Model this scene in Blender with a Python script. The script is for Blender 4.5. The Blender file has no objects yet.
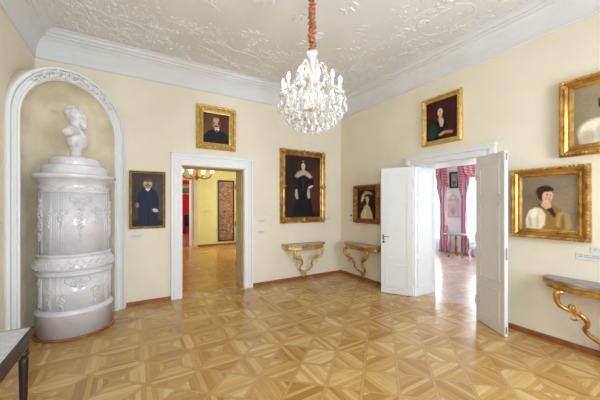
import bpy, bmesh, math, random
import numpy as np
from mathutils import Vector, Matrix, Euler, noise as mnoise
random.seed(7)
PI = math.pi
SC = bpy.context.scene
COL = SC.collection

# ------------------------------------------------------------------ camera, world, lights, exposure
cam_data = bpy.data.cameras.new('camera')
cam = bpy.data.objects.new('camera', cam_data)
COL.objects.link(cam)
cam_data.sensor_width = 36.0
cam_data.lens = 279.0 / 600.0 * 36.0
cam_data.shift_y = 4.5 / 600.0
cam_data.clip_start = 0.05
cam.location = (-4.330, -5.298, 1.65)
cam.rotation_euler = (PI / 2, 0, -math.radians(30.9))
SC.camera = cam

SC.view_settings.view_transform = 'Standard'
SC.view_settings.look = 'None'
SC.view_settings.gamma = 1.0
SC.view_settings.use_curve_mapping = False
SC.view_settings.exposure = 0.12

world = bpy.data.worlds.new('sky')
SC.world = world
world.use_nodes = True
bgn = world.node_tree.nodes['Background']
bgn.inputs[0].default_value = (0.80, 0.90, 1.0, 1)
bgn.inputs[1].default_value = 1.6


def area(name, loc, rot, sx, sy, energy, color):
    l = bpy.data.lights.new(name, 'AREA')
    l.shape = 'RECTANGLE'
    l.size = sx
    l.size_y = sy
    l.energy = energy
    l.color = color
    o = bpy.data.objects.new(name, l)
    o.location = loc
    o.rotation_euler = rot
    COL.objects.link(o)
    return o


DAY = (0.76, 0.88, 1.0)
# daylight in the window openings, added fill lamps for the yellow and red rooms (area lights shine along their local -Z)
area('daylight_rear_left', (-4.3, -6.62, 1.95), (PI / 2, 0, 0), 1.25, 2.5, 150, DAY)
area('daylight_rear_right', (-1.5, -6.62, 1.95), (PI / 2, 0, 0), 1.25, 2.5, 150, DAY)
area('daylight_white_room_left', (5.36, 1.05, 1.75), (0, PI / 2, 0), 2.5, 1.25, 95, (0.80, 0.89, 1.0))
area('daylight_white_room_right', (5.36, -0.95, 1.75), (0, PI / 2, 0), 2.5, 1.25, 95, (0.80, 0.89, 1.0))
area('daylight_white_room_side', (2.9, -4.86, 1.75), (PI / 2, 0, 0), 1.7, 2.5, 95, (0.80, 0.89, 1.0))
area('fill_yellow_room', (0.34, 4.3, 1.9), (0, PI / 2, 0), 2.4, 1.5, 100, (0.9, 0.95, 1.0))  # added lamp, placed so the right doorway jamb falls in shade
area('fill_red_room', (-4.96, 9.0, 1.8), (0, -PI / 2, 0), 2.4, 1.3, 130, (1.0, 0.96, 0.92))  # added lamp to brighten the red room

# ------------------------------------------------------------------ materials


def lin(c):
    c = c / 255.0
    return c / 12.92 if c <= 0.04045 else ((c + 0.055) / 1.055) ** 2.4


def rgb(r, g, b):
    return (lin(r), lin(g), lin(b), 1.0)


def new_mat(name):
    m = bpy.data.materials.new(name)
    m.use_nodes = True
    nt = m.node_tree
    return m, nt, nt.nodes['Principled BSDF']


def mat(name, col, rough=0.5, metal=0.0, col2=None, nscale=20.0, bump=0.0, bscale=60.0, spec=None, coat=0.0, detail=4.0):
    """principled material with procedural noise variation and bump"""
    m, nt, p = new_mat(name)
    p.inputs['Roughness'].default_value = rough
    p.inputs['Metallic'].default_value = metal
    if spec is not None:
        p.inputs['Specular IOR Level'].default_value = spec
    if coat:
        p.inputs['Coat Weight'].default_value = coat
        p.inputs['Coat Roughness'].default_value = 0.12
    tc = nt.nodes.new('ShaderNodeTexCoord')
    n = nt.nodes.new('ShaderNodeTexNoise')
    n.inputs['Scale'].default_value = nscale
    n.inputs['Detail'].default_value = detail
    nt.links.new(tc.outputs['Object'], n.inputs['Vector'])
    mx = nt.nodes.new('ShaderNodeMix')
    mx.data_type = 'RGBA'
    c2 = col2 if col2 else tuple(x * 0.9 for x in col[:3]) + (1,)
    mx.inputs[6].default_value = col
    mx.inputs[7].default_value = c2
    mr = nt.nodes.new('ShaderNodeMapRange')
    mr.inputs[1].default_value = 0.35
    mr.inputs[2].default_value = 0.65
    nt.links.new(n.outputs['Fac'], mr.inputs[0])
    nt.links.new(mr.outputs[0], mx.inputs[0])
    nt.links.new(mx.outputs[2], p.inputs['Base Color'])
    if bump > 0:
        n2 = nt.nodes.new('ShaderNodeTexNoise')
        n2.inputs['Scale'].default_value = bscale
        n2.inputs['Detail'].default_value = 3
        nt.links.new(tc.outputs['Object'], n2.inputs['Vector'])
        b = nt.nodes.new('ShaderNodeBump')
        b.inputs['Strength'].default_value = bump
        b.inputs['Distance'].default_value = 0.02
        nt.links.new(n2.outputs['Fac'], b.inputs['Height'])
        nt.links.new(b.outputs[0], p.inputs['Normal'])
    return m


def emis(name, col, strength):
    m = bpy.data.materials.new(name)
    m.use_nodes = True
    nt = m.node_tree
    nt.nodes.remove(nt.nodes['Principled BSDF'])
    e = nt.nodes.new('ShaderNodeEmission')
    e.inputs[0].default_value = col
    e.inputs[1].default_value = strength
    nt.links.new(e.outputs[0], nt.nodes['Material Output'].inputs[0])
    return m


M = {}
M['wall'] = mat('cream wall paint', rgb(236, 226, 205), 0.85, col2=rgb(230, 219, 198), nscale=1.6, bump=0.10, bscale=14)
M['niche'] = mat('niche plaster', rgb(236, 226, 200), 0.9, col2=rgb(216, 203, 174), nscale=3.0, bump=0.15, bscale=12)
M['trim'] = mat('white trim paint', rgb(234, 233, 232), 0.45, col2=rgb(232, 231, 230), nscale=6)
M['door'] = mat('door paint', rgb(230, 229, 228), 0.4, col2=rgb(228, 227, 226), nscale=5)
M['ceiling'] = mat('ceiling white', rgb(230, 227, 224), 0.9, col2=rgb(224, 221, 217), nscale=1.5, bump=0.25, bscale=9)
M['stucco'] = mat('stucco relief', rgb(231, 228, 225), 0.85, col2=rgb(226, 223, 219), nscale=8, bump=0.1)
M['cornice'] = mat('cornice white', rgb(226, 224, 224), 0.8, col2=rgb(220, 218, 217), nscale=3)
M['baseboard'] = mat('reddish baseboard wood', rgb(160, 98, 58), 0.4, col2=rgb(132, 80, 46), nscale=9)
M['gold'] = mat('bright gilding', rgb(220, 178, 104), 0.3, 0.85, col2=rgb(164, 120, 58), nscale=9, bump=0.08, bscale=60)
M['goldold'] = mat('aged gilding', rgb(184, 132, 72), 0.4, 0.7, col2=rgb(116, 70, 36), nscale=26, bump=0.4, bscale=90)
M['goldpale'] = mat('pale gilding', rgb(232, 204, 128), 0.33, 0.75, col2=rgb(204, 166, 88), nscale=20, bump=0.2, bscale=80)
M['goldplain'] = mat('plain frame gilding', rgb(190, 156, 88), 0.42, 0.6, col2=rgb(150, 118, 58), nscale=20, bump=0.2, bscale=60)
M['tile'] = mat('white glazed ceramic', rgb(228, 225, 228), 0.18, col2=rgb(216, 212, 216), nscale=7, coat=0.6)
M['tileorn'] = mat('glazed ceramic relief', rgb(226, 222, 224), 0.25, col2=rgb(204, 200, 204), nscale=45, coat=0.5)
M['marblebust'] = mat('white statuary marble', rgb(232, 229, 226), 0.4, col2=rgb(214, 210, 208), nscale=9)
M['marblegrey'] = mat('grey marble', rgb(158, 146, 142), 0.3, col2=rgb(128, 116, 114), nscale=14)
M['marblepink'] = mat('beige marble', rgb(186, 152, 120), 0.3, col2=rgb(158, 122, 92), nscale=14)
M['tabletop'] = mat('pale stone inset', rgb(200, 200, 200), 0.25, col2=rgb(184, 186, 188), nscale=30, spec=0.6)
M['darkwood'] = mat('dark mahogany', rgb(46, 23, 17), 0.42, col2=rgb(26, 12, 9), nscale=14, coat=0.0)
M['brass'] = mat('brass', rgb(206, 150, 70), 0.3, 0.9, nscale=20)
M['steel'] = mat('satin steel', rgb(150, 150, 150), 0.35, 0.9)
M['black'] = mat('black iron', rgb(26, 25, 26), 0.5)
M['label'] = mat('white label card', rgb(222, 221, 222), 0.4)
M['labelprint'] = mat('grey print', rgb(150, 152, 158), 0.5)
M['yellow'] = mat('yellow wall paint', rgb(230, 214, 140), 0.85, col2=rgb(223, 207, 130), nscale=2, bump=0.1, bscale=12)
M['beige'] = mat('beige reveal paint', rgb(214, 196, 160), 0.6, col2=rgb(204, 186, 150), nscale=3)  # beige, darker than the white trim
M['red'] = mat('red wall covering', rgb(190, 18, 34), 0.8, col2=rgb(170, 12, 28), nscale=5)
M['whiteroom'] = mat('white wall paint', rgb(236, 238, 240), 0.85, nscale=2)
M['paleblue'] = mat('pale blue upholstery', rgb(206, 218, 232), 0.8, nscale=10)
M['shaderglass'] = emis('lit opal glass', (1.0, 0.80, 0.50, 1), 2.6)
M['bulb'] = emis('lit candle bulb', (1.0, 0.92, 0.80, 1), 90.0)
M['cordred'] = mat('ruched red silk', rgb(196, 116, 76), 0.5, col2=rgb(128, 56, 34), nscale=40, bump=0.3)

# crystal: mostly clear glass with a milky share from countless small facets
m, nt, p = new_mat('cut crystal')
p.inputs['Base Color'].default_value = (1.0, 0.985, 0.95, 1)
p.inputs['Roughness'].default_value = 0.06
p.inputs['IOR'].default_value = 1.52
p.inputs['Transmission Weight'].default_value = 0.5
M['crystal'] = m
# window panes
m = bpy.data.materials.new('window glass')
m.use_nodes = True
nt = m.node_tree
nt.nodes.remove(nt.nodes['Principled BSDF'])
tr = nt.nodes.new('ShaderNodeBsdfTransparent')
gl = nt.nodes.new('ShaderNodeBsdfGlossy')
gl.inputs['Roughness'].default_value = 0.02
mx = nt.nodes.new('ShaderNodeMixShader')
mx.inputs[0].default_value = 0.06
nt.links.new(tr.outputs[0], mx.inputs[1])
nt.links.new(gl.outputs[0], mx.inputs[2])
nt.links.new(mx.outputs[0], nt.nodes['Material Output'].inputs[0])
M['pane'] = m


class NG:
    def __init__(s, nt):
        s.nt = nt

    def m(s, op, a, b=None, c=None):
        n = s.nt.nodes.new('ShaderNodeMath')
        n.operation = op
        for i, v in enumerate((a, b, c)):
            if v is None:
                continue
            if isinstance(v, (int, float)):
                n.inputs[i].default_value = v
            else:
                s.nt.links.new(v, n.inputs[i])
        return n.outputs[0]

    def vec(s, a, b, c):
        n = s.nt.nodes.new('ShaderNodeCombineXYZ')
        for i, v in enumerate((a, b, c)):
            if isinstance(v, (int, float)):
                n.inputs[i].default_value = v
            else:
                s.nt.links.new(v, n.inputs[i])
        return n.outputs[0]

    def mix(s, f, a, b):
        n = s.nt.nodes.new('ShaderNodeMix')
        n.data_type = 'RGBA'
        for i, v in ((0, f), (6, a), (7, b)):
            if isinstance(v, (int, float, tuple)):
                n.inputs[i].default_value = v
            else:
                s.nt.links.new(v, n.inputs[i])
        return n.outputs[2]

    def wn(s, v):
        n = s.nt.nodes.new('ShaderNodeTexWhiteNoise')
        n.noise_dimensions = '3D'
        s.nt.links.new(v, n.inputs['Vector'])
        return n.outputs['Value']

    def noise(s, v, scale, detail=3):
        n = s.nt.nodes.new('ShaderNodeTexNoise')
        n.inputs['Scale'].default_value = scale
        n.inputs['Detail'].default_value = detail
        s.nt.links.new(v, n.inputs['Vector'])
        return n.outputs['Fac']


def parquet(name, cA, cB, cC, band_col, gloss=0.2):
    m, nt, p = new_mat(name)
    g = NG(nt)
    geo = nt.nodes.new('ShaderNodeNewGeometry')
    sp = nt.nodes.new('ShaderNodeSeparateXYZ')
    nt.links.new(geo.outputs['Position'], sp.inputs[0])
    X = g.m('DIVIDE', g.m('ADD', sp.outputs[0], 1.42), 0.468)
    Y = g.m('DIVIDE', g.m('ADD', sp.outputs[1], 1.94), 0.434)
    fx = g.m('SUBTRACT', g.m('FRACT', X), 0.5)
    fy = g.m('SUBTRACT', g.m('FRACT', Y), 0.5)
    ax = g.m('ABSOLUTE', fx)
    ay = g.m('ABSOLUTE', fy)
    isv = g.m('GREATER_THAN', ax, ay)
    NS = 11.0
    sv = g.m('FLOOR', g.m('MULTIPLY', X, NS))
    sh = g.m('FLOOR', g.m('MULTIPLY', Y, NS))
    cy = g.m('FLOOR', Y)
    cx = g.m('FLOOR', X)
    rv = g.wn(g.vec(sv, cy, 3.3))
    rh = g.wn(g.vec(sh, cx, 7.7))

    def sel(a, b):  # isv ? a : b
        return g.m('ADD', g.m('MULTIPLY', isv, a), g.m('MULTIPLY', g.m('SUBTRACT', 1.0, isv), b))
    r = sel(rv, rh)
    # tone of a whole diamond
    dv = g.wn(g.vec(g.m('ROUND', X), cy, 1.1))
    dh = g.wn(g.vec(g.m('ROUND', Y), cx, 5.1))
    dd = sel(dv, dh)
    tone = g.m('ADD', g.m('MULTIPLY', r, 0.62), g.m('MULTIPLY', dd, 0.38))
    # grain
    gv = g.noise(g.vec(g.m('MULTIPLY', X, 30.0), g.m('MULTIPLY', Y, 2.5), 0.0), 1.0)
    gh = g.noise(g.vec(g.m('MULTIPLY', X, 2.5), g.m('MULTIPLY', Y, 30.0), 4.0), 1.0)
    grain = sel(gv, gh)
    ramp = nt.nodes.new('ShaderNodeValToRGB')
    e = ramp.color_ramp.elements
    e[0].position = 0.12
    e[0].color = cA
    e[1].position = 0.55
    e[1].color = cB
    k = e.new(0.93)
    k.color = cC
    nt.links.new(g.m('ADD', tone, g.m('MULTIPLY', g.m('SUBTRACT', grain, 0.5), 0.55)), ramp.inputs[0])
    col = ramp.outputs[0]
    dif = g.m('ABSOLUTE', g.m('SUBTRACT', ax, ay))
    band = g.m('LESS_THAN', dif, 0.042)
    line = g.m('MULTIPLY', g.m('LESS_THAN', dif, 0.056), g.m('GREATER_THAN', dif, 0.042))
    gb = g.noise(g.vec(g.m('MULTIPLY', g.m('ADD', X, Y), 9.0), g.m('MULTIPLY', g.m('SUBTRACT', X, Y), 9.0), 1.0), 1.0)
    bc = g.mix(gb, band_col, tuple(c * 0.8 for c in band_col[:3]) + (1,))
    col = g.mix(band, col, bc)
    # joints between boards
    jv = g.m('ABSOLUTE', g.m('SUBTRACT', g.m('FRACT', g.m('MULTIPLY', X, NS)), 0.5))
    jh = g.m('ABSOLUTE', g.m('SUBTRACT', g.m('FRACT', g.m('MULTIPLY', Y, NS)), 0.5))
    j = g.m('MULTIPLY', g.m('GREATER_THAN', sel(jv, jh), 0.46), g.m('SUBTRACT', 1.0, band))
    dark = g.m('MULTIPLY', g.m('MAXIMUM', g.m('MULTIPLY', j, 0.45), g.m('MULTIPLY', line, 0.8)), 0.5)
    col = g.mix(dark, col, tuple(c * 0.45 for c in cA[:3]) + (1,))
    nt.links.new(col, p.inputs['Base Color'])
    p.inputs['Roughness'].default_value = gloss
    rn = g.noise(geo.outputs['Position'], 3.0)
    nt.links.new(g.m('ADD', g.m('MULTIPLY', rn, 0.14), gloss - 0.04), p.inputs['Roughness'])
    b = nt.nodes.new('ShaderNodeBump')
    b.inputs['Strength'].default_value = 0.12
    b.inputs['Distance'].default_value = 0.004
    nt.links.new(g.m('ADD', g.m('MULTIPLY', r, 0.6), g.m('MULTIPLY', dark, -1.0)), b.inputs['Height'])
    nt.links.new(b.outputs[0], p.inputs['Normal'])
    return m


M['parquet'] = parquet('star parquet', rgb(166, 121, 60), rgb(196, 155, 91), rgb(217, 184, 128), rgb(197, 157, 95), 0.22)
M['parquet2'] = parquet('golden parquet', rgb(176, 122, 50), rgb(196, 142, 66), rgb(210, 164, 90), rgb(196, 146, 72), 0.22)
M['parquet3'] = parquet('parquet paled by reflections', rgb(186, 156, 138), rgb(200, 174, 156), rgb(212, 190, 174), rgb(198, 172, 154), 0.20)  # pinkish pale colours paint in the reflected light and curtains

# painted canvas: vertex colours hold the picture
m, nt, p = new_mat('oil on canvas')
at = nt.nodes.new('ShaderNodeAttribute')
at.attribute_name = 'paint'
tcn = nt.nodes.new('ShaderNodeTexCoord')
nn = nt.nodes.new('ShaderNodeTexNoise')
nn.inputs['Scale'].default_value = 70
nn.inputs['Detail'].default_value = 4
nt.links.new(tcn.outputs['Object'], nn.inputs['Vector'])
mm = nt.nodes.new('ShaderNodeMix')
mm.data_type = 'RGBA'
mm.blend_type = 'OVERLAY'
mm.inputs[0].default_value = 0.15
nt.links.new(at.outputs['Color'], mm.inputs[6])
nt.links.new(nn.outputs['Fac'], mm.inputs[7])
nt.links.new(mm.outputs[2], p.inputs['Base Color'])
p.inputs['Roughness'].default_value = 0.55
p.inputs['Specular IOR Level'].default_value = 0.25
M['canvas'] = m

# curtain silk
def silk(name, c1, c2, scale, direction='Z'):
    m, nt, p = new_mat(name)
    tc = nt.nodes.new('ShaderNodeTexCoord')
    w = nt.nodes.new('ShaderNodeTexWave')
    w.bands_direction = direction
    w.inputs['Scale'].default_value = scale
    w.inputs['Distortion'].default_value = 1.2
    w.inputs['Detail'].default_value = 1
    nt.links.new(tc.outputs['Object'], w.inputs['Vector'])
    r = nt.nodes.new('ShaderNodeValToRGB')
    r.color_ramp.interpolation = 'LINEAR'
    r.color_ramp.elements[0].position = 0.35
    r.color_ramp.elements[0].color = c1
    r.color_ramp.elements[1].position = 0.6
    r.color_ramp.elements[1].color = c2
    nt.links.new(w.outputs['Fac'], r.inputs[0])
    nt.links.new(r.outputs[0], p.inputs['Base Color'])
    p.inputs['Roughness'].default_value = 0.5
    p.inputs['Sheen Weight'].default_value = 0.3
    return m


M['silkpink'] = silk('pink curtain silk', rgb(214, 124, 146), rgb(240, 206, 214), 3.0, 'Y')
M['silkstripe'] = silk('red and white striped silk', rgb(186, 40, 62), rgb(238, 200, 202), 6.0, 'Z')

# ------------------------------------------------------------------ mesh helpers


class MB:
    """collects shapes into one bmesh; build() links them as ONE mesh object"""

    def __init__(s):
        s.bm = bmesh.new()
        s.mi = 0

    def _f(s, vs, smooth=False):
        try:
            f = s.bm.faces.new(vs)
            f.smooth = smooth
            f.material_index = s.mi
            return f
        except ValueError:
            return None

    def box(s, x0, y0, z0, x1, y1, z1, mx=None):
        c = [(x0, y0, z0), (x1, y0, z0), (x1, y1, z0), (x0, y1, z0), (x0, y0, z1), (x1, y0, z1), (x1, y1, z1), (x0, y1, z1)]
        v = [s.bm.verts.new(mx @ Vector(q) if mx else q) for q in c]
        for q in ((0, 3, 2, 1), (4, 5, 6, 7), (0, 1, 5, 4), (1, 2, 6, 5), (2, 3, 7, 6), (3, 0, 4, 7)):
            s._f([v[i] for i in q])
        return s

    def cbox(s, x0, y0, z0, x1, y1, z1, b=0.005):
        """box with bevelled edges"""
        t = bmesh.new()
        c = [(x0, y0, z0), (x1, y0, z0), (x1, y1, z0), (x0, y1, z0), (x0, y0, z1), (x1, y0, z1), (x1, y1, z1), (x0, y1, z1)]
        v = [t.verts.new(q) for q in c]
        for q in ((0, 3, 2, 1), (4, 5, 6, 7), (0, 1, 5, 4), (1, 2, 6, 5), (2, 3, 7, 6), (3, 0, 4, 7)):
            t.faces.new([v[i] for i in q])
        bmesh.ops.bevel(t, geom=list(t.edges), offset=b, segments=2, affect='EDGES', profile=0.5)
        s.merge(t)
        return s

    def merge(s, t, mx=None, smooth=None):
        mp = {}
        for v in t.verts:
            mp[v] = s.bm.verts.new(mx @ v.co if mx else v.co)
        for f in t.faces:
            s._f([mp[v] for v in f.verts], f.smooth if smooth is None else smooth)
        t.free()

    def lathe(s, prof, cx=0, cy=0, seg=32, smooth=True, a0=0.0, a1=2 * PI, sy=1.0, mx=None):
        full = abs(a1 - a0 - 2 * PI) < 1e-6
        n = seg if full else seg + 1
        rings = []
        for r, z in prof:
            ring = []
            for i in range(n):
                a = a0 + (a1 - a0) * i / seg
                q = Vector((cx + r * math.cos(a), cy + r * math.sin(a) * sy, z))
                ring.append(s.bm.verts.new(mx @ q if mx else q))
            rings.append(ring)
        for k in range(len(rings) - 1):
            for i in range(seg):
                j = (i + 1) % n
                s._f([rings[k][i], rings[k][j], rings[k + 1][j], rings[k + 1][i]], smooth)
        if full:
            if prof[0][0] > 1e-5:
                s._f(list(reversed(rings[0])))
            if prof[-1][0] > 1e-5:
                s._f(rings[-1])
        return s

    def ell(s, c, r, rot=None, seg=10, rings=7, mx=None):
        R = rot.to_matrix() if rot else Matrix.Identity(3)
        c = Vector(c)
        if isinstance(r, (int, float)):
            r = (r, r, r)

        def P(q):
            q = c + R @ Vector(q)
            return s.bm.verts.new(mx @ q if mx else q)
        top = P((0, 0, r[2]))
        bot = P((0, 0, -r[2]))
        rr = []
        for k in range(1, rings):
            t = PI * k / rings
            rr.append([P((r[0] * math.sin(t) * math.cos(2 * PI * i / seg), r[1] * math.sin(t) * math.sin(2 * PI * i / seg), r[2] * math.cos(t))) for i in range(seg)])
        for i in range(seg):
            j = (i + 1) % seg
            s._f([top, rr[0][i], rr[0][j]], True)
            s._f([bot, rr[-1][j], rr[-1][i]], True)
            for k in range(len(rr) - 1):
                s._f([rr[k][i], rr[k + 1][i], rr[k + 1][j], rr[k][j]], True)
        return s

    def tube(s, pts, rad, seg=8, flat=1.0, cap=True):
        pts = [Vector(p) for p in pts]
        n = len(pts)
        if not hasattr(rad, '__len__'):
            rad = [rad] * n
        up = Vector((0.13, 0.21, 1)).normalized()
        rings = []
        prev = None
        for i, q in enumerate(pts):
            t = (pts[min(i + 1, n - 1)] - pts[max(i - 1, 0)])
            if t.length < 1e-9:
                t = Vector((0, 0, 1))
            t.normalize()
            if prev is None:
                a = t.cross(up)
                if a.length < 1e-3:
                    a = t.cross(Vector((1, 0, 0)))
                a.normalize()
            else:
                a = prev - t * prev.dot(t)
                if a.length < 1e-6:
                    a = t.cross(up)
                a.normalize()
            prev = a
            b = t.cross(a)
            rings.append([s.bm.verts.new(q + (a * math.cos(2 * PI * k / seg) + b * math.sin(2 * PI * k / seg) * flat) * rad[i]) for k in range(seg)])
        for i in range(n - 1):
            for k in range(seg):
                j = (k + 1) % seg
                s._f([rings[i][k], rings[i][j], rings[i + 1][j], rings[i + 1][k]], True)
        if cap:
            s._f(list(reversed(rings[0])))
            s._f(rings[-1])
        return s

    def octa(s, c, w, h, seg=6, top=0.3):
        """faceted crystal drop: bipyramid with its girdle at top*h below the tip"""
        c = Vector(c)
        a = s.bm.verts.new(c)
        b = s.bm.verts.new(c - Vector((0, 0, h)))
        ph = random.random() * 3
        g1 = [s.bm.verts.new(c + Vector((w * math.cos(ph + 2 * PI * i / seg), w * math.sin(ph + 2 * PI * i / seg), -h * (1 - top)))) for i in range(seg)]
        for i in range(seg):
            j = (i + 1) % seg
            s._f([a, g1[i], g1[j]])
            s._f([b, g1[j], g1[i]])
        return s

    def prism(s, poly, y0, y1):
        """poly of (x,z) extruded along y"""
        f = [s.bm.verts.new((x, y0, z)) for x, z in poly]
        b = [s.bm.verts.new((x, y1, z)) for x, z in poly]
        s._f(f)
        s._f(list(reversed(b)))
        n = len(poly)
        for i in range(n):
            j = (i + 1) % n
            s._f([f[j], f[i], b[i], b[j]])
        return s

    def build(s, name, mats, parent=None, loc=None, rotz=None, smooth_angle=None):
        bmesh.ops.recalc_face_normals(s.bm, faces=list(s.bm.faces))
        me = bpy.data.meshes.new(name)
        s.bm.to_mesh(me)
        s.bm.free()
        for mt in (mats if isinstance(mats, (list, tuple)) else [mats]):
            me.materials.append(mt)
        o = bpy.data.objects.new(name, me)
        COL.objects.link(o)
        if parent:
            o.parent = parent
        if loc:
            o.location = loc
        if rotz is not None:
            o.rotation_euler = (0, 0, rotz)
        return o


def tag(o, label=None, cat=None, group=None, kind=None):
    if label:
        o['label'] = label
    if cat:
        o['category'] = cat
    if group:
        o['group'] = group
    if kind:
        o['kind'] = kind
    return o


def thing(name, label, cat, loc=(0, 0, 0), rotz=0.0, group=None, kind=None):
    o = bpy.data.objects.new(name, None)
    o.empty_display_size = 0.1
    COL.objects.link(o)
    o.location = loc
    o.rotation_euler = (0, 0, rotz)
    return tag(o, label, cat, group, kind)


def struct(name, mb, mt, label=None, cat=None, **k):
    o = mb.build(name, mt, **k)
    return tag(o, label, cat, kind='structure')


def copy_tree(o, parent=None):
    c = o.copy()
    COL.objects.link(c)
    c.parent = parent
    for ch in list(o.children):
        copy_tree(ch, c)
    return c


def cr(points, n=8):
    """Catmull-Rom through points"""
    P = [Vector(p) for p in points]
    P = [P[0] * 2 - P[1]] + P + [P[-1] * 2 - P[-2]]
    out = []
    for i in range(1, len(P) - 2):
        for k in range(n):
            t = k / n
            a, b, c, d = P[i - 1], P[i], P[i + 1], P[i + 2]
            out.append(0.5 * ((2 * b) + (c - a) * t + (2 * a - 5 * b + 4 * c - d) * t * t + (3 * b - a - 3 * c + d) * t ** 3))
    out.append(P[-2])
    return out


def lerp_list(vals, n):
    out = []
    for i in range(n):
        t = i / (n - 1) * (len(vals) - 1)
        k = min(int(t), len(vals) - 2)
        out.append(vals[k] + (vals[k + 1] - vals[k]) * (t - k))
    return out


# ------------------------------------------------------------------ room shell
XL, YR = -5.52, -6.20          # left wall plane, rear wall plane
ZW, ZC = 4.30, 4.11            # wall tops, ceiling plane
D1 = (-3.60, -2.45)            # doorway in the far wall (x range)
D2 = (-3.20, -2.05)            # doorway in the right wall (y range)
DH = 2.35
TA, TB = 0.44, 0.61            # wall thicknesses

struct('floor', MB().box(XL - 0.3, YR - 0.3, -0.10, 0.30, 0.22, 0), M['parquet'], 'star-pattern parquet floor of the cream gallery room', 'floor')
b = MB()
b.box(XL, 0, 0, D1[0], TA, ZW)
b.box(D1[1], 0, 0, 0.0, TA, ZW)
b.box(D1[0], 0, DH, D1[1], TA, ZW)
struct('wall_far', b, M['wall'], 'cream wall with the doorway to the yellow room', 'wall')
b = MB()
b.box(0, YR - 0.4, 0, TB, D2[0], ZW)
b.box(0, D2[1], 0, TB, TA, ZW)
b.box(0, D2[0], DH, TB, D2[1], ZW)
struct('wall_right', b, M['wall'], 'cream wall with the double doorway to the white room', 'wall')
struct('wall_left', MB().box(XL - 0.4, YR - 0.4, 0, XL, TA, ZW), M['wall'], 'cream wall on the left behind the table', 'wall')
RW = [(-4.95, -3.65), (-2.15, -0.85)]
b = MB()
xs = [XL] + [v for w in RW for v in w] + [0]
for i in range(0, len(xs), 2):
    b.box(xs[i], YR - 0.4, 0, xs[i + 1], YR, ZW)
for w in RW:
    b.box(w[0], YR - 0.4, 0, w[1], YR, 0.65)
    b.box(w[0], YR - 0.4, 3.25, w[1], YR, ZW)
struct('wall_rear', b, M['wall'], 'cream window wall behind the viewer', 'wall')
struct('ceiling', MB().box(XL - 0.2, YR - 0.2, ZC, 0.2, 0.2, ZC + 0.12), M['ceiling'], 'white ceiling with rococo stucco', 'ceiling')

# cornice: profile swept round the room as rectangles
def rect_sweep(prof, x0, y0, x1, y1):
    """prof of (inset, z); rectangle rings joined"""
    b = MB()
    rings = []
    for p, z in prof:
        rings.append([b.bm.verts.new(q) for q in ((x0 + p, y0 + p, z), (x1 - p, y0 + p, z), (x1 - p, y1 - p, z), (x0 + p, y1 - p, z))])
    for k in range(len(rings) - 1):
        for i in range(4):
            j = (i + 1) % 4
            b._f([rings[k][i], rings[k][j], rings[k + 1][j], rings[k + 1][i]])
    return b


cprof = [(-0.01, 3.722), (0.016, 3.725), (0.022, 3.738), (0.020, 3.755), (0.012, 3.76), (0.015, 3.80), (0.028, 3.87), (0.048, 3.92), (0.078, 3.965), (0.112, 3.995),
         (0.118, 4.0), (0.118, 4.012), (0.135, 4.014), (0.148, 4.022), (0.152, 4.036), (0.150, 4.046), (0.165, 4.048), (0.178, 4.058), (0.190, 4.074), (0.197, 4.090), (0.215, 4.094), (0.225, 4.102), (0.225, 4.13)]
struct('trim_1', rect_sweep(cprof, XL, YR, 0, 0), M['cornice'], 'white moulded cornice running round the ceiling', 'cornice')

# baseboards
def base(name, x0, y0, x1, y1, label):
    b = MB()
    b.box(min(x0, x1), min(y0, y1), 0, max(x0, x1), max(y0, y1), 0.058)
    if abs(x1 - x0) > abs(y1 - y0):
        ym = (y0 + y1) / 2
        b.box(x0, min(y0, y1) + 0.006 if y0 <= 0 else y0, 0.058, x1, max(y0, y1), 0.066)
    else:
        b.box(min(x0, x1) + 0.006, y0, 0.058, max(x0, x1), y1, 0.066)
    struct(name, b, M['baseboard'], label, 'baseboard')


base('baseboard_far_left', -4.42, -0.022, -3.77, 0.0, 'reddish wooden baseboard between stove niche and doorway')
base('baseboard_far_right', -2.28, -0.022, 0.0, 0.0, 'reddish wooden baseboard under the big portrait')
base('baseboard_right_far', -0.022, -1.88, 0.0, -0.02, 'reddish wooden baseboard right of the room corner')
base('baseboard_right_near', -0.022, YR, 0.0, -3.38, 'reddish wooden baseboard under the pair of womens portraits')
base('baseboard_left', XL, YR, XL + 0.022, -1.09, 'reddish wooden baseboard behind the table')

# ceiling stucco: scrolls, shells and leaves in real relief
st = MB()


def leaf(b, x, y, ang, L, W=None, z=ZC, h=0.009):
    W = W or L * 0.4
    b.ell((x + math.cos(ang) * L * 0.5, y + math.sin(ang) * L * 0.5, z), (L * 0.5, W * 0.5, h), Euler((0, 0, ang)), 8, 4)


def scroll(b, x, y, ang, size, turn=1, z=ZC, r=0.013, leaves=True):
    """C/S scroll ending in a curl"""
    pts = []
    a = ang
    px, py = x, y
    n = 26
    for i in range(n):
        k = i / n
        pts.append((px, py, z))
        step = size / n * (1.25 - k)
        a += turn * (0.02 + 0.42 * k ** 2.2)
        px += math.cos(a) * step
        py += math.sin(a) * step
        if leaves and i in (5, 9, 13, 17):
            leaf(b, px, py, a - turn * 0.9, size * 0.16)
            leaf(b, px, py, a + turn * 0.8, size * 0.10)
    pts.append((px, py, z))
    r *= 0.72
    b.tube(pts, lerp_list([r * 0.5, r, r * 1.15, r * 0.8, r * 1.3], len(pts)), 6, 0.85)
    b.ell((px, py, z), (r * 1.7, r * 1.7, r * 1.3), None, 8, 5)


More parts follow.
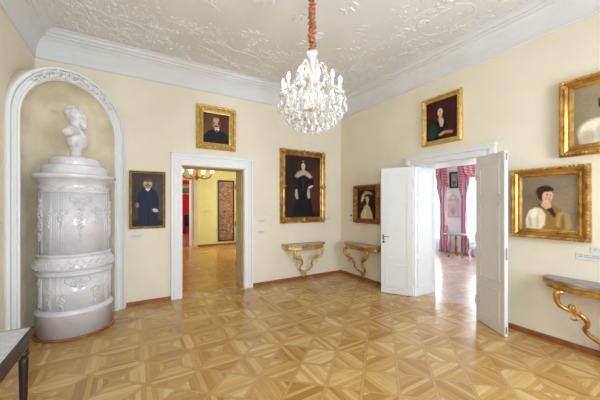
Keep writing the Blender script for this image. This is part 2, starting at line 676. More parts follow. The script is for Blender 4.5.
def cartouche(b, x, y, ang, s):
    c, sn = math.cos(ang), math.sin(ang)

    def T(u, v):
        return (x + (u * c - v * sn) * s, y + (u * sn + v * c) * s)
    pts = []
    for i in range(33):
        t = 2 * PI * i / 32
        q = T(0.55 * math.cos(t), 0.38 * math.sin(t) * (1 + 0.15 * math.cos(2 * t)))
        pts.append((q[0], q[1], ZC))
    b.tube(pts, 0.009, 6, 0.8, cap=False)
    for sg in (-1, 1):
        for sv in (-1, 1):
            q = T(0.35 * sg, 0.36 * sv)
            scroll(b, q[0], q[1], ang + (0 if sg > 0 else PI) + 0.3 * sv * sg, 0.9 * s, -sv * sg)
            q = T(0.6 * sg, 0.08 * sv)
            scroll(b, q[0], q[1], ang + (0 if sg > 0 else PI) - 0.4 * sv * sg, 0.7 * s, sv * sg, r=0.010)
    for k in range(7):  # shell fan
        a = ang + PI / 2 + (k - 3) * 0.28
        q = T(0, 0.40)
        leaf(b, q[0], q[1], a, 0.22 * s, 0.05 * s)
        q = T(0, -0.40)
        leaf(b, q[0], q[1], a + PI, 0.16 * s, 0.04 * s)


def stucco_side(xa, ya, xb, yb, nx, ny):
    """ornament band parallel to a wall from a to b; (nx,ny) points into the room"""
    L = math.hypot(xb - xa, yb - ya)
    ux, uy = (xb - xa) / L, (yb - ya) / L
    ang = math.atan2(uy, ux)
    n = 3
    for i in range(n):
        t = (i + 0.5) / n * L
        cx, cy = xa + ux * t + nx * 0.50, ya + uy * t + ny * 0.50
        cartouche(st, cx, cy, ang, 0.62 if i == 1 else 0.5)
    k = 0
    t = 0.25
    while t < L - 0.2:
        o = 0.20 + 0.14 * (k % 2)
        cx, cy = xa + ux * t + nx * o, ya + uy * t + ny * o
        scroll(st, cx, cy, ang + random.uniform(-0.5, 0.7), random.uniform(0.35, 0.55), random.choice((-1, 1)), r=0.010)
        if k % 2:
            cx, cy = xa + ux * t + nx * 0.95, ya + uy * t + ny * 0.95
            scroll(st, cx, cy, ang + random.uniform(-0.6, 0.6) + PI * (k % 4 == 1), random.uniform(0.5, 0.8), random.choice((-1, 1)), r=0.011)
        for _ in range(44):
            leaf(st, cx + random.uniform(-.3, .3), cy + random.uniform(-.26, .26), random.uniform(0, 6.28), random.uniform(0.022, 0.05))
        t += 0.34
        k += 1


I = 0.24
stucco_side(XL + I, -I, -I, -I, 0, -1)
stucco_side(-I, -I, -I, YR + I, -1, 0)
stucco_side(XL + I, YR + I, XL + I, -I, 1, 0)
stucco_side(-I, YR + I, XL + I, YR + I, 0, 1)
for k in range(8):
    a = k * PI / 4
    scroll(st, -2.76 + math.cos(a) * 0.5, -2.91 + math.sin(a) * 0.5, a + 0.6, 0.7, 1, r=0.012)
for k in range(10):
    a = k * PI / 5 + 0.2
    scroll(st, -2.76 + math.cos(a) * 1.25, -2.91 + math.sin(a) * 1.35, a + 1.6, 0.6, -1, r=0.009)
for (x, y) in ((-2.0, -1.95), (-0.95, -2.9), (-1.35, -3.55)):
    pts = [(x + 0.07 * math.cos(t * PI / 8), y + 0.07 * math.sin(t * PI / 8), ZC) for t in range(17)]
    st.tube(pts, 0.012, 6, cap=False)
    for t in range(6):
        leaf(st, x, y, t * PI / 3, 0.06)
tag(st.build('trim_2', M['stucco']), 'white rococo stucco scrolls and shells on the ceiling', 'stucco', kind='structure')

# ------------------------------------------------------------------ door casings
def casing_far():
    b = MB()
    y1 = -0.045
    for (a, c, sg) in ((D1[0] - 0.165, D1[0], 1), (D1[1], D1[1] + 0.175, -1)):
        b.box(a, -0.020, 0, c, 0.0, DH)
        ins = (c if sg > 0 else a)
        outx = (a if sg > 0 else c)
        b.box(min(outx, outx + sg * 0.035), y1, 0, max(outx, outx + sg * 0.035), -0.019, 2.504)
        b.box(min(outx + sg * 0.05, outx + sg * 0.085), -0.034, 0, max(outx + sg * 0.05, outx + sg * 0.085), -0.019, 2.444)
        b.box(min(ins, ins - sg * 0.04), -0.034, 0, max(ins, ins - sg * 0.04), -0.019, DH)
    x0, x1 = D1[0] - 0.165, D1[1] + 0.175
    b.box(x0, -0.020, DH, x1, 0, 2.543)
    b.box(x0, -0.048, 2.505, x1, -0.019, 2.544)
    b.box(x0 - 0.012, -0.062, 2.545, x1 + 0.012, 0, 2.56)
    b.box(x0 + 0.05, -0.034, 2.445, x1 - 0.05, -0.019, 2.475)
    b.box(D1[0] - 0.04, -0.034, DH, D1[1] + 0.04, -0.02, DH + 0.04)
    return b


struct('trim_3', casing_far(), M['trim'], 'white moulded casing of the doorway to the yellow room', 'door casing')

def panel(b, x0, z0, x1, z1, y, d=0.008, w=0.022):
    """raised bead round a door panel, facing -y at plane y"""
    for (a0, c0, a1, c1) in ((x0, z0, x1, z0 + w), (x0, z1 - w, x1, z1), (x0, z0, x0 + w, z1), (x1 - w, z0, x1, z1)):
        b.box(a0, y - d, c0, a1, y + 0.001, c1)
    ww = w * 2.6
    b.box(x0 + ww, y - d * 0.5, z0 + ww, x1 - ww, y + 0.001, z1 - ww)


# jamb linings of doorway 1 (local panel face mapped by a matrix onto each reveal)
def lining(name, mx, depth, h, mt, label):
    b = MB()
    b.box(0, -0.018, 0, depth, 0, h)
    b2 = MB()
    panel(b2, 0.07, 0.16, depth - 0.07, 0.66, -0.018, 0.008, 0.016)
    panel(b2, 0.07, 0.78, depth - 0.07, 1.70, -0.018, 0.008, 0.016)
    panel(b2, 0.07, 1.80, depth - 0.07, h - 0.10, -0.018, 0.008, 0.016)
    b.merge(b2.bm)
    for v in b.bm.verts:
        v.co = mx @ v.co
    return struct(name, b, mt, label, 'door jamb')


# right reveal of doorway 1: faces -x
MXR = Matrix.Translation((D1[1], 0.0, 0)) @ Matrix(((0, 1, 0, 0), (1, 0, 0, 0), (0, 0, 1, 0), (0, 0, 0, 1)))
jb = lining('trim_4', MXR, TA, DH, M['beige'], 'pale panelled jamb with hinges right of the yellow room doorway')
for z in (0.42, 1.24, 2.02):
    h = MB()
    h.lathe([(0.009, -0.05), (0.011, -0.045), (0.011, 0.045), (0.009, 0.05), (0.004, 0.062)], seg=10)
    h.box(-0.002, -0.035, -0.045, 0.004, 0, 0.045)
    h.build('hinge', M['brass'], jb, (D1[1] - 0.028, TA + 0.008, z))
MXL = Matrix.Translation((D1[0], 0.0, 0)) @ Matrix(((0, -1, 0, 0), (1, 0, 0, 0), (0, 0, 1, 0), (0, 0, 0, 1)))
lining('trim_5', MXL, TA, DH, M['trim'], 'white panelled jamb left in the yellow room doorway')
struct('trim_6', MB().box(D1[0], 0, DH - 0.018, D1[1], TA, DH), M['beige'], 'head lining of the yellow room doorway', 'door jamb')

def casing_right():
    b = MB()
    y0, y1 = D2[0] - 0.17, D2[1] + 0.15
    for (a, c) in ((y0, D2[0]), (D2[1], y1)):
        b.box(-0.022, a, 0, 0, c, DH)
        b.box(-0.036, a + 0.02, 0, -0.021, a + 0.05, DH)
        b.box(-0.036, c - 0.05, 0, -0.021, c - 0.02, DH)
    b.box(-0.022, y0, DH, 0, y1, 2.44)
    b.box(-0.034, y0 + 0.13, DH, -0.021, y1 - 0.13, DH + 0.03)
    # crossettes and crown
    b.box(-0.045, y0 - 0.001, 2.36, -0.021, y0 + 0.07, 2.4405)
    b.box(-0.045, y1 - 0.07, 2.36, -0.021, y1 + 0.001, 2.4405)
    b.box(-0.048, y0, 2.44, 0, y1, 2.475)
    b.box(-0.055, y0 - 0.01, 2.475, 0, y1 + 0.01, 2.492)
    b.box(-0.072, y0 - 0.02, 2.492, 0, y1 + 0.02, 2.512)
    return b


struct('trim_7', casing_right(), M['trim'], 'white moulded casing with crown over the white room doorway', 'door casing')
# reveals: left (at y=D2[1], faces -y), right (faces +y)
MXa = Matrix.Translation((0.0, D2[1], 0))
lining('trim_8', MXa, TB, DH, M['trim'], 'white panelled jamb beside the left door leaf')
MXb = Matrix.Translation((0.0, D2[0], 0)) @ Matrix(((1, 0, 0, 0), (0, -1, 0, 0), (0, 0, 1, 0), (0, 0, 0, 1)))
lining('trim_9', MXb, TB, DH, M['trim'], 'white panelled jamb hidden by the right door leaf')
struct('trim_10', MB().box(0, D2[0], DH - 0.018, TB, D2[1], DH), M['trim'], 'head lining of the white room doorway', 'door jamb')

# ------------------------------------------------------------------ door leaves
def door_leaf(name, hinge, free, label, face, handle=True):
    """leaf as a thin box from hinge to free edge; face=+1: knuckles/handle on local -y side"""
    hx, hy = hinge
    fx, fy = free
    L = math.hypot(fx - hx, fy - hy)
    ang = math.atan2(fy - hy, fx - hx)
    t = thing(name, label, 'door', (hx, hy, 0.008), ang, kind='structure')
    H = 2.315
    T = 0.045
    b = MB()
    b.cbox(0, -T / 2, 0, L, T / 2, H, 0.003)
    for sgn in (-1, 1):
        p = MB()
        for (z0, z1) in ((0.12, 0.54), (0.64, 1.66), (1.76, H - 0.11)):
            panel(p, 0.085, z0, L - 0.085, z1, -T / 2, 0.010, 0.02)
        if sgn > 0:
            for v in p.bm.verts:
                v.co.y = -v.co.y
        b.merge(p.bm)
    b.build('door_panel', M['door'], t)
    for z in (0.28, 1.16, 2.05):
        h = MB()
        h.lathe([(0.004, -0.062), (0.009, -0.055), (0.010, 0.055), (0.004, 0.066)], seg=10)
        h.build('hinge', M['trim'], t, (-0.004, face * (T / 2 + 0.004), z))
    if handle:
        for sgn in (-1, 1):
            h = MB()
            y = sgn * T / 2
            h.cbox(L - 0.058, min(y, y + sgn * 0.006), 0.985, L - 0.028, max(y, y + sgn * 0.006), 1.085, 0.002)
            h.tube([(L - 0.043, y, 1.05), (L - 0.043, y + sgn * 0.05, 1.05)], 0.008, 8)
            h.tube([(L - 0.043, y + sgn * 0.05, 1.05), (L - 0.09, y + sgn * 0.052, 1.052), (L - 0.155, y + sgn * 0.048, 1.045)], [0.009, 0.008, 0.007], 8)
            h.build('door_handle', M['steel'], t)
            k = MB()
            k.tube([(L - 0.043, y, 0.945), (L - 0.043, y + sgn * 0.008, 0.945)], 0.02, 12)
            k.build('keyhole_plate', M['black'], t)
    e = MB()
    e.box(L - 0.001, -0.009, 0.95, L + 0.003, 0.009, 1.10)
    e.build('lock_plate', M['steel'], t)
    for (z0, z1) in ((0.03, 0.12), (H - 0.12, H - 0.03)):
        e = MB()
        e.box(L - 0.001, -0.009, z0, L + 0.003, 0.009, z1)
        e.tube([(L + 0.003, 0, z0 + 0.05), (L + 0.009, 0, z0 + 0.05)], 0.007, 8)
        e.build('flush_bolt', M['steel'], t)
    return t


door_leaf('door_1', (-0.030, -2.058), (-0.312, -1.572), 'white panelled door leaf with lever handle opened against the wall near the corner', 1)
door_leaf('door_2', (-0.075, -3.165), (-0.350, -3.640), 'white panelled door leaf standing open towards the viewer, lock in its edge', -1, handle=False)

# ------------------------------------------------------------------ rear windows (behind the viewer)
for i, w in enumerate(RW):
    t = thing('window_%d' % (i + 1), 'tall white casement window in the rear wall, %s one' % ('left' if i == 0 else 'right'), 'window', ((w[0] + w[1]) / 2, YR - 0.2, 0.65), 0, kind='structure')
    hw = (w[1] - w[0]) / 2
    f = MB()
    f.box(-hw, -0.04, 0, -hw + 0.07, 0.04, 2.6).box(hw - 0.07, -0.04, 0, hw, 0.04, 2.6).box(-hw + 0.07, -0.04, 0, hw - 0.07, 0.04, 0.07).box(-hw + 0.07, -0.04, 2.53, hw - 0.07, 0.04, 2.6)
    f.box(-0.045, -0.035, 0.07, 0.045, 0.035, 2.53)
    f.box(-hw + 0.07, -0.03, 1.75, -0.045, 0.03, 1.82).box(0.045, -0.03, 1.75, hw - 0.07, 0.03, 1.82)
    f.build('window_frame', M['trim'], t)
    for sx in (-1, 1):
        MB().box(min(sx * 0.045, sx * (hw - 0.07)), -0.003, 0.07, max(sx * 0.045, sx * (hw - 0.07)), 0.003, 2.53).build('pane', M['pane'], t)
    MB().cbox(-hw - 0.05, 0.05, -0.04, hw + 0.05, 0.26, 0, 0.006).build('window_sill', M['trim'], t)

# ------------------------------------------------------------------ stove niche across the corner
R2 = math.sqrt(0.5)
NC = (-4.44 - 0.785 * R2, -0.785 * R2, 0.0)   # centre of the diagonal opening
NA = PI / 4                                  # local -y looks into the room
RO, RI, ZS = 0.755, 0.600, 2.655


def stations():
    s = []
    for z in (0.0, ZS * 0.5, ZS):
        s.append((1, 0, z))
    for i in range(1, 32):
        a = PI * i / 32
        s.append((math.cos(a), math.sin(a), ZS))
    for z in (ZS, ZS * 0.5, 0.0):
        s.append((-1, 0, z))
    return s


def sweep_arch(b, prof):
    rings = []
    for ex, ez, zc in stations():
        rings.append([b.bm.verts.new((ex * r, -h, zc + ez * r)) for r, h in prof])
    for i in range(len(rings) - 1):
        for k in range(len(prof) - 1):
            b._f([rings[i][k], rings[i + 1][k], rings[i + 1][k + 1], rings[i][k + 1]])
    return rings


aprof = [(RO, -0.03), (RO, 0.030), (0.748, 0.046), (0.722, 0.050), (0.718, 0.014), (0.706, 0.010), (0.700, 0.036), (0.690, 0.040), (0.680, 0.018), (0.674, 0.006), (0.642, 0.004), (0.637, 0.024), (0.622, 0.030), (0.611, 0.020), (0.608, 0.004), (RI, 0.0), (RI, -0.03)]
b = MB()
sweep_arch(b, aprof)
arch = struct('trim_11', b, M['trim'], 'white moulded arch framing the stove niche', 'arch', loc=NC, rotz=NA)
# flower and leaf relief on the crown of the arch
b = MB()
for k in range(46):
    a = math.radians(38 + 100 * k / 45)
    big = abs(math.degrees(a) - 84) < 12
    for q in range(3 if big else 2):
        rr = 0.672 + random.uniform(-0.04, 0.04) * (1.3 if big else 1)
        b.ell((rr * math.cos(a) + random.uniform(-.01, .01), -0.028, ZS + rr * math.sin(a)), (random.uniform(.012, .024), random.uniform(.020, .034), random.uniform(.010, .019)), Euler((0, random.uniform(0, 3), 0)), 7, 5)
for k in range(11):
    a = math.radians(50 + 76 * k / 10)
    rr = 0.665 + 0.02 * (-1) ** k
    for q in range(5):
        t = q * 2 * PI / 5
        b.ell((rr * math.cos(a) + 0.017 * math.cos(t), -0.034, ZS + rr * math.sin(a) + 0.017 * math.sin(t)), (.013, .022, .013), None, 6, 4)
b.build('flower_garland', M['stucco'], arch)

b = MB()  # niche shell + mass filling the corner behind the arch
ND = 0.47
cols = 20
levels = [0, ZS * 0.5, ZS]
grid = []
for z in levels:
    grid.append([b.bm.verts.new((RI * math.cos(PI * i / cols), ND * math.sin(PI * i / cols), z)) for i in range(cols + 1)])
for k in range(1, 10):
    ph = k / 10 * PI / 2
    grid.append([b.bm.verts.new((RI * math.cos(PI * i / cols) * math.cos(ph) if True else 0, ND * math.sin(PI * i / cols) * math.cos(ph), ZS + RI * math.sin(ph))) for i in range(cols + 1)])
# the dome: arch edge must follow the semicircle, so sweep arcs from front arch to the back
for k in range(len(grid) - 1):
    for i in range(cols):
        b._f([grid[k][i], grid[k][i + 1], grid[k + 1][i + 1], grid[k + 1][i]], True)
apex = b.bm.verts.new((0, 0, ZS + RI))
for i in range(cols):
    b._f([grid[-1][i], grid[-1][i + 1], apex], True)
bmesh.ops.remove_doubles(b.bm, verts=list(b.bm.verts), dist=1e-4)
struct('wall_niche', b, M['niche'], 'plastered niche recess behind the white stove', 'niche', loc=NC, rotz=NA)
b = MB()  # outer mass seen above the arch
prev = None
for ex, ez, zc in stations():
    x = ex * RO
    dpt = max(0.0, 0.78 - abs(x)) + 0.02
    cur = (b.bm.verts.new((x, 0.02, zc + ez * RO)), b.bm.verts.new((x, dpt + 0.03, zc + ez * RO)))
    if prev:
        b._f([prev[0], cur[0], cur[1], prev[1]], True)
    prev = cur
struct('wall_niche_back', b, M['wall'], 'cream plaster body of the niche above the arch', 'niche', loc=NC, rotz=NA)

# ------------------------------------------------------------------ stove
sx, sy = -4.44 - 0.78 * R2 + 0.01 * R2, -0.78 * R2 - 0.01 * R2
stove = thing('tiled_stove', 'tall white cylindrical tiled stove with relief garlands standing in the arched niche', 'stove', (sx, sy, 0), NA)
SG = 64
MB().lathe([(0.425, 0), (0.425, 0.022), (0.415, 0.03), (0.40, 0.03)], seg=SG).build('floor_ring', M['baseboard'], stove)
MB().lathe([(0.402, 0.02), (0.402, 0.29), (0.408, 0.295)], seg=SG).build('plinth', M['tile'], stove)
MB().lathe([(0.40, 0.29), (0.412, 0.297), (0.416, 0.312), (0.41, 0.328), (0.395, 0.335), (0.388, 0.35), (0.37, 0.352)], seg=SG).build('moulding_ring', M['tile'], stove)


def drum(name, r, z0, z1, joints, ribs=()):
    b = MB()
    b.lathe([(r, z0), (r, z1)], seg=SG)
    for a in joints:      # raised vertical strips
        for da in (-0.022, 0.022):
            c, s_ = math.cos(a + da), math.sin(a + da)
            b.tube([((r) * c, (r) * s_, z0 + 0.01), ((r) * c, (r) * s_, z1 - 0.01)], 0.006, 6)
    return b.build(name, M['tile'], stove)


# angles: -90deg is the front (local -y); the camera looks from about -127deg
JA = [math.radians(d) for d in (-205, -190, -168, -156, -148, -72, -64, -52, -30, -15)]
drum('lower_drum', 0.372, 0.345, 0.775, JA)
drum('upper_drum', 0.366, 1.03, 1.80, JA)


def on_cyl(r, a, z, off=0.0):
    return ((r + off) * math.cos(a), (r + off) * math.sin(a), z)


def relief(b, r, adeg, z, w, h, n, seed, sz=0.011):
    """cluster of small leaves and flowers within a w x h field on the cylinder"""
    rnd = random.Random(seed)
    a0 = math.radians(adeg)
    for k in range(n):
        t = rnd.uniform(-1, 1)
        v = rnd.uniform(-1, 1)
        if abs(t) + abs(v) * 0.6 > 1.1:
            t *= 0.4
        da = t * w / 2 / r
        s_ = sz * rnd.uniform(0.6, 1.3)
        b.ell(on_cyl(r, a0 + da, z + v * h / 2), (s_, s_, s_ * rnd.uniform(0.8, 2.0)), Euler((rnd.uniform(-.8, .8), 0, a0 + rnd.uniform(-.8, .8))), 6, 5)


def swirl(b, r, adeg, z, s_, turn, rad=0.006):
    pts = []
    x = y = 0
    a = PI / 2 * (1 if turn > 0 else 1)
    for i in range(16):
        k = i / 16
        pts.append(on_cyl(r, math.radians(adeg) + x / r, z + y, 0.002))
        a += turn * (0.1 + 0.5 * k)
        x += math.cos(a) * s_ / 14
        y += math.sin(a) * s_ / 14
    b.tube(pts, lerp_list([rad * .6, rad, rad * 1.2], len(pts)), 6)


def motif(name, r, adeg, z, w, h, seed, drop=True):
    b = MB()
    relief(b, r, adeg, z, w * 0.6, h * 0.9, 34, seed)
    for sg in (-1, 1):
        swirl(b, r, adeg + sg * 2, z + h * 0.1, w * 0.9, -sg)
        swirl(b, r, adeg + sg * 3, z - h * 0.2, w * 0.7, sg)
    if drop:
        relief(b, r, adeg, z - h * 0.75, w * 0.22, h * 0.6, 9, seed + 1)
    return b.build(name, M['tileorn'], stove)


motif('relief_cartouche', 0.366, -120, 1.66, 0.22, 0.15, 1)
motif('relief_cartouche', 0.366, -121, 1.42, 0.14, 0.20, 2)
motif('relief_cartouche', 0.366, -172, 1.50, 0.10, 0.12, 3)
motif('relief_cartouche', 0.366, -150, 1.52, 0.13, 0.15, 3)
motif('relief_cartouche', 0.366, -92, 1.54, 0.13, 0.15, 4)
motif('relief_cartouche', 0.366, -66, 1.54, 0.10, 0.12, 5)
motif('relief_cartouche', 0.372, -124, 0.66, 0.26, 0.10, 6, False)
motif('relief_cartouche', 0.372, -148, 0.50, 0.10, 0.14, 7)
motif('relief_cartouche', 0.372, -95, 0.54, 0.10, 0.14, 8)
motif('relief_cartouche', 0.372, -172, 0.56, 0.09, 0.26, 9)
motif('relief_cartouche', 0.372, -68, 0.56, 0.08, 0.2, 10)
for a_, z_ in ((-196, 1.45), (-40, 1.45), (-196, .58), (-40, .58)):
    b = MB()
    relief(b, 0.37, a_, z_, 0.10, 0.5 if z_ > 1 else 0.36, 46, int(z_ * 10 + a_), 0.016)
    b.build('leaf_pilaster', M['tileorn'], stove)
# flared belt
MB().lathe([(0.372, 0.765), (0.398, 0.77), (0.408, 0.788), (0.400, 0.805), (0.374, 0.812), (0.374, 0.828), (0.392, 0.832), (0.420, 0.846), (0.426, 0.872), (0.420, 0.90), (0.402, 0.94), (0.386, 0.98), (0.378, 1.00), (0.394, 1.006), (0.400, 1.018), (0.390, 1.032), (0.366, 1.036)], seg=SG).build('belt', M['tile'], stove)
b = MB()
rnd = random.Random(5)
for k in range(230):
    a = math.radians(-235 + 290 * k / 229)
    z = 0.872 + 0.035 * abs(math.sin(k * 0.35)) + rnd.uniform(-0.012, 0.05)
    rr = 0.426 - max(0, (z - 0.875)) * 0.40
    s_ = rnd.uniform(0.006, 0.013)
    b.ell(on_cyl(rr, a, z), (s_, s_, s_ * 1.3), Euler((rnd.uniform(-1, 1), 0, a)), 6, 4)
b.build('belt_garland', M['tileorn'], stove)
# frieze and cornice
MB().lathe([(0.366, 1.795), (0.378, 1.80), (0.380, 1.812), (0.366, 1.82), (0.366, 1.925), (0.374, 1.93), (0.380, 1.945), (0.400, 1.96), (0.425, 1.972), (0.440, 1.985), (0.447, 2.0), (0.447, 2.018), (0.435, 2.03), (0.40, 2.035)], seg=SG).build('cornice', M['tile'], stove)
b = MB()
rnd = random.Random(9)
for k in range(120):
    a = math.radians(-235 + 290 * k / 119)
    z = 1.868 + 0.022 * math.sin(k * 0.5)
    s_ = rnd.uniform(0.006, 0.012)
    b.ell(on_cyl(0.366, a, z + rnd.uniform(-.01, .01)), (s_, s_, s_ * 1.2), None, 6, 4)
b.build('frieze_garland', M['tileorn'], stove)
MB().lathe([(0.36, 2.03), (0.355, 2.04), (0.352, 2.11), (0.345, 2.135), (0.335, 2.15), (0.28, 2.158)], seg=SG).build('lower_step', M['tile'], stove)
MB().lathe([(0.27, 2.15), (0.272, 2.16), (0.272, 2.225), (0.266, 2.24), (0.252, 2.256), (0.20, 2.26), (0.0, 2.262)], seg=SG).build('upper_step', M['tile'], stove)

# bust -----------------------------------------------------------------
bb = MB()
H0 = 0.0


def E_(c, r, rot=None):
    bb.ell(c, r, Euler(rot) if rot else None, 16, 12)


# socle neck + chest, facing local -y
bb.lathe([(0.095, 0.0), (0.098, 0.012), (0.085, 0.025), (0.06, 0.04), (0.05, 0.07), (0.056, 0.10), (0.075, 0.125), (0.04, 0.15)], seg=24)
E_((0, 0.0, 0.25), (0.145, 0.105, 0.135))
E_((0, -0.05, 0.22), (0.10, 0.075, 0.10))
E_((0, -0.01, 0.17), (0.075, 0.07, 0.08))
E_((-0.12, 0.0, 0.335), (0.095, 0.075, 0.062), (0, 0.42, 0))
E_((0.12, 0.0, 0.335), (0.095, 0.075, 0.062), (0, -0.42, 0))
E_((-0.205, 0.01, 0.305), (0.058, 0.066, 0.055))
E_((0.205, 0.01, 0.305), (0.058, 0.066, 0.055))
E_((0, 0.01, 0.36), (0.12, 0.075, 0.06))
E_((0, -0.055, 0.30), (0.09, 0.05, 0.08))
bb.tube([(0, 0.01, 0.34), (0, 0.005, 0.42), (0, -0.005, 0.50)], [0.068, 0.058, 0.062], 16)
# lapels and drapery
bb.tube([(-0.08, -0.03, 0.40), (-0.06, -0.085, 0.34), (-0.01, -0.105, 0.25), (0.0, -0.085, 0.17)], [0.016, 0.02, 0.018, 0.01], 8)
bb.tube([(0.08, -0.03, 0.40), (0.07, -0.085, 0.34), (0.04, -0.10, 0.25), (0.01, -0.085, 0.17)], [0.016, 0.02, 0.018, 0.01], 8)
# head
hz_ = 0.565
E_((0, 0.012, hz_ + 0.018), (0.086, 0.106, 0.106))
E_((0, -0.025, hz_ - 0.035), (0.062, 0.070, 0.085))
E_((0, -0.088, hz_ - 0.012), (0.014, 0.026, 0.028), (0.35, 0, 0))     # nose
E_((0, -0.080, hz_ + 0.012), (0.011, 0.016, 0.022))
for s_ in (-1, 1):
    E_((s_ * 0.030, -0.073, hz_ + 0.026), (0.026, 0.014, 0.009), (0, s_ * 0.15, 0))   # brow
    E_((s_ * 0.030, -0.068, hz_ + 0.004), (0.013, 0.010, 0.009))                      # eye
    E_((s_ * 0.040, -0.062, hz_ - 0.022), (0.020, 0.016, 0.017))                      # cheek
    E_((s_ * 0.080, 0.012, hz_ - 0.006), (0.010, 0.020, 0.032))                       # ear
    E_((s_ * 0.024, -0.090, hz_ - 0.050), (0.026, 0.014, 0.011), (0, s_ * 0.35, 0))   # moustache
E_((0, -0.072, hz_ - 0.095), (0.054, 0.052, 0.060))                                   # beard
E_((0, -0.092, hz_ - 0.130), (0.038, 0.036, 0.044))
rnd = random.Random(3)
for k in range(34):                                                                   # hair locks
    a = rnd.uniform(-0.5, PI + 0.5)
    e = rnd.uniform(0.0, 1.4)
    c = (0.080 * math.cos(a) * math.cos(e * 0.8), 0.015 + 0.098 * math.sin(a) * math.cos(e * 0.8), hz_ + 0.02 + 0.098 * math.sin(e))
    E_(c, (0.018, 0.018, 0.014), (rnd.uniform(-1, 1), rnd.uniform(-1, 1), 0))
for k in range(12):
    E_((rnd.uniform(-.04, .04), -0.08 + rnd.uniform(-.015, .01), hz_ - 0.10 + rnd.uniform(-.045, .03)), (0.010, 0.012, 0.018))
bust = bb.build('marble_bust', M['marblebust'], None, (sx - 0.0, sy - 0.0, 2.262), NA + 0.6)
bust.scale = (1.04, 1.04, 1.0)
tag(bust, 'white marble bust of a bearded man standing on top of the tiled stove', 'bust')
rm = bust.modifiers.new('remesh', 'REMESH')
rm.mode = 'VOXEL'
rm.voxel_size = 0.0065
sm = bust.modifiers.new('smooth', 'SMOOTH')
sm.factor = 0.5
sm.iterations = 3
for f in bust.data.polygons:
    f.use_smooth = True
rm.use_smooth_shade = True

# ------------------------------------------------------------------ pictures
def paint(W, H, bg, ops, n=110, seed=0):
    """returns verts colours on a grid; ops in 0..1 coordinates (x right, y up, both in units of H for shapes: x scaled by W/H)"""
    asp = W / H
    nx = max(24, int(n * asp))
    ny = n
    X, Y = np.meshgrid(np.linspace(0, 1, nx + 1), np.linspace(0, 1, ny + 1))
    rs = np.random.RandomState(seed)
    img = np.zeros(X.shape + (3,))
    # background: mottled
    low = np.zeros_like(X)
    for f_ in (2, 4, 8):
        a, b_, c = rs.rand(3) * 6
        low += np.sin(X * f_ * 2 + a + 2 * np.sin(Y * f_ + c)) * np.cos(Y * f_ * 1.7 + b_) / f_
    low += rs.randn(*X.shape) * 0.06
    c0 = np.array(bg[0], float)
    c1 = np.array(bg[1], float)
    t = np.clip(0.5 + low * 0.6, 0, 1)[..., None]
    img[:] = c0 * (1 - t) + c1 * t
    XX = X * asp
    for op in ops:
        kind = op[0]
        if kind == 'e':
            _, cx, cy, rx, ry, rot, col, soft = op
            dx = XX - cx * asp
            dy = Y - cy
            c, s_ = math.cos(math.radians(rot)), math.sin(math.radians(rot))
            u = (dx * c + dy * s_) / (rx)
            v = (-dx * s_ + dy * c) / (ry)
            d = np.sqrt(u * u + v * v)
            al = np.clip((1 - d) / soft + 0.5, 0, 1)
        else:
            _, pts, col, soft = op
            P = np.array([(p[0] * asp, p[1]) for p in pts])
            inside = np.zeros(X.shape, bool)
            dmin = np.full(X.shape, 9.0)
            m_ = len(P)
            for i in range(m_):
                x0, y0 = P[i]
                x1, y1 = P[(i + 1) % m_]
                cond = ((y0 > Y) != (y1 > Y))
                xi = (x1 - x0) * (Y - y0) / ((y1 - y0) if abs(y1 - y0) > 1e-9 else 1e-9) + x0
                inside ^= cond & (XX < xi)
                L2 = (x1 - x0) ** 2 + (y1 - y0) ** 2 + 1e-12
                tt = np.clip(((XX - x0) * (x1 - x0) + (Y - y0) * (y1 - y0)) / L2, 0, 1)
                dmin = np.minimum(dmin, np.hypot(XX - x0 - tt * (x1 - x0), Y - y0 - tt * (y1 - y0)))
            sd = np.where(inside, dmin, -dmin)
            al = np.clip(sd / soft + 0.5, 0, 1)
        al = al[..., None]
        cc = np.array(col, float)
        shade = (1 + rs.randn(*X.shape) * 0.04 + low * 0.12)[..., None]
        img = img * (1 - al) + cc * shade * al
    return img, nx, ny


def canvas(W, H, img, nx, ny, parent, y):
    me = bpy.data.meshes.new('canvas')
    vs = [((i / nx - 0.5) * W, y, (j / ny) * H) for j in range(ny + 1) for i in range(nx + 1)]
    fs = [(j * (nx + 1) + i, j * (nx + 1) + i + 1, (j + 1) * (nx + 1) + i + 1, (j + 1) * (nx + 1) + i) for j in range(ny) for i in range(nx)]
    n0 = len(vs)
    vs += [(-W / 2, y + 0.015, 0), (W / 2, y + 0.015, 0), (W / 2, y + 0.015, H), (-W / 2, y + 0.015, H)]
    c0, c1, c2, c3 = 0, nx, (ny + 1) * (nx + 1) - 1, ny * (nx + 1)
    fs += [(n0, n0 + 3, n0 + 2, n0 + 1)]
    me.from_pydata(vs, [], fs)
    ca = me.color_attributes.new('paint', 'FLOAT_COLOR', 'POINT')
    s = np.clip(img.reshape(-1, 3) / 255.0, 0, 1)
    l = np.where(s <= 0.04045, s / 12.92, ((s + 0.055) / 1.055) ** 2.4)
    full = np.ones((len(vs), 4), np.float32)
    full[:n0, :3] = l
    ca.data.foreach_set('color', full.ravel())
    me.materials.append(M['canvas'])
    o = bpy.data.objects.new('canvas', me)
    COL.objects.link(o)
    o.parent = parent
    return o


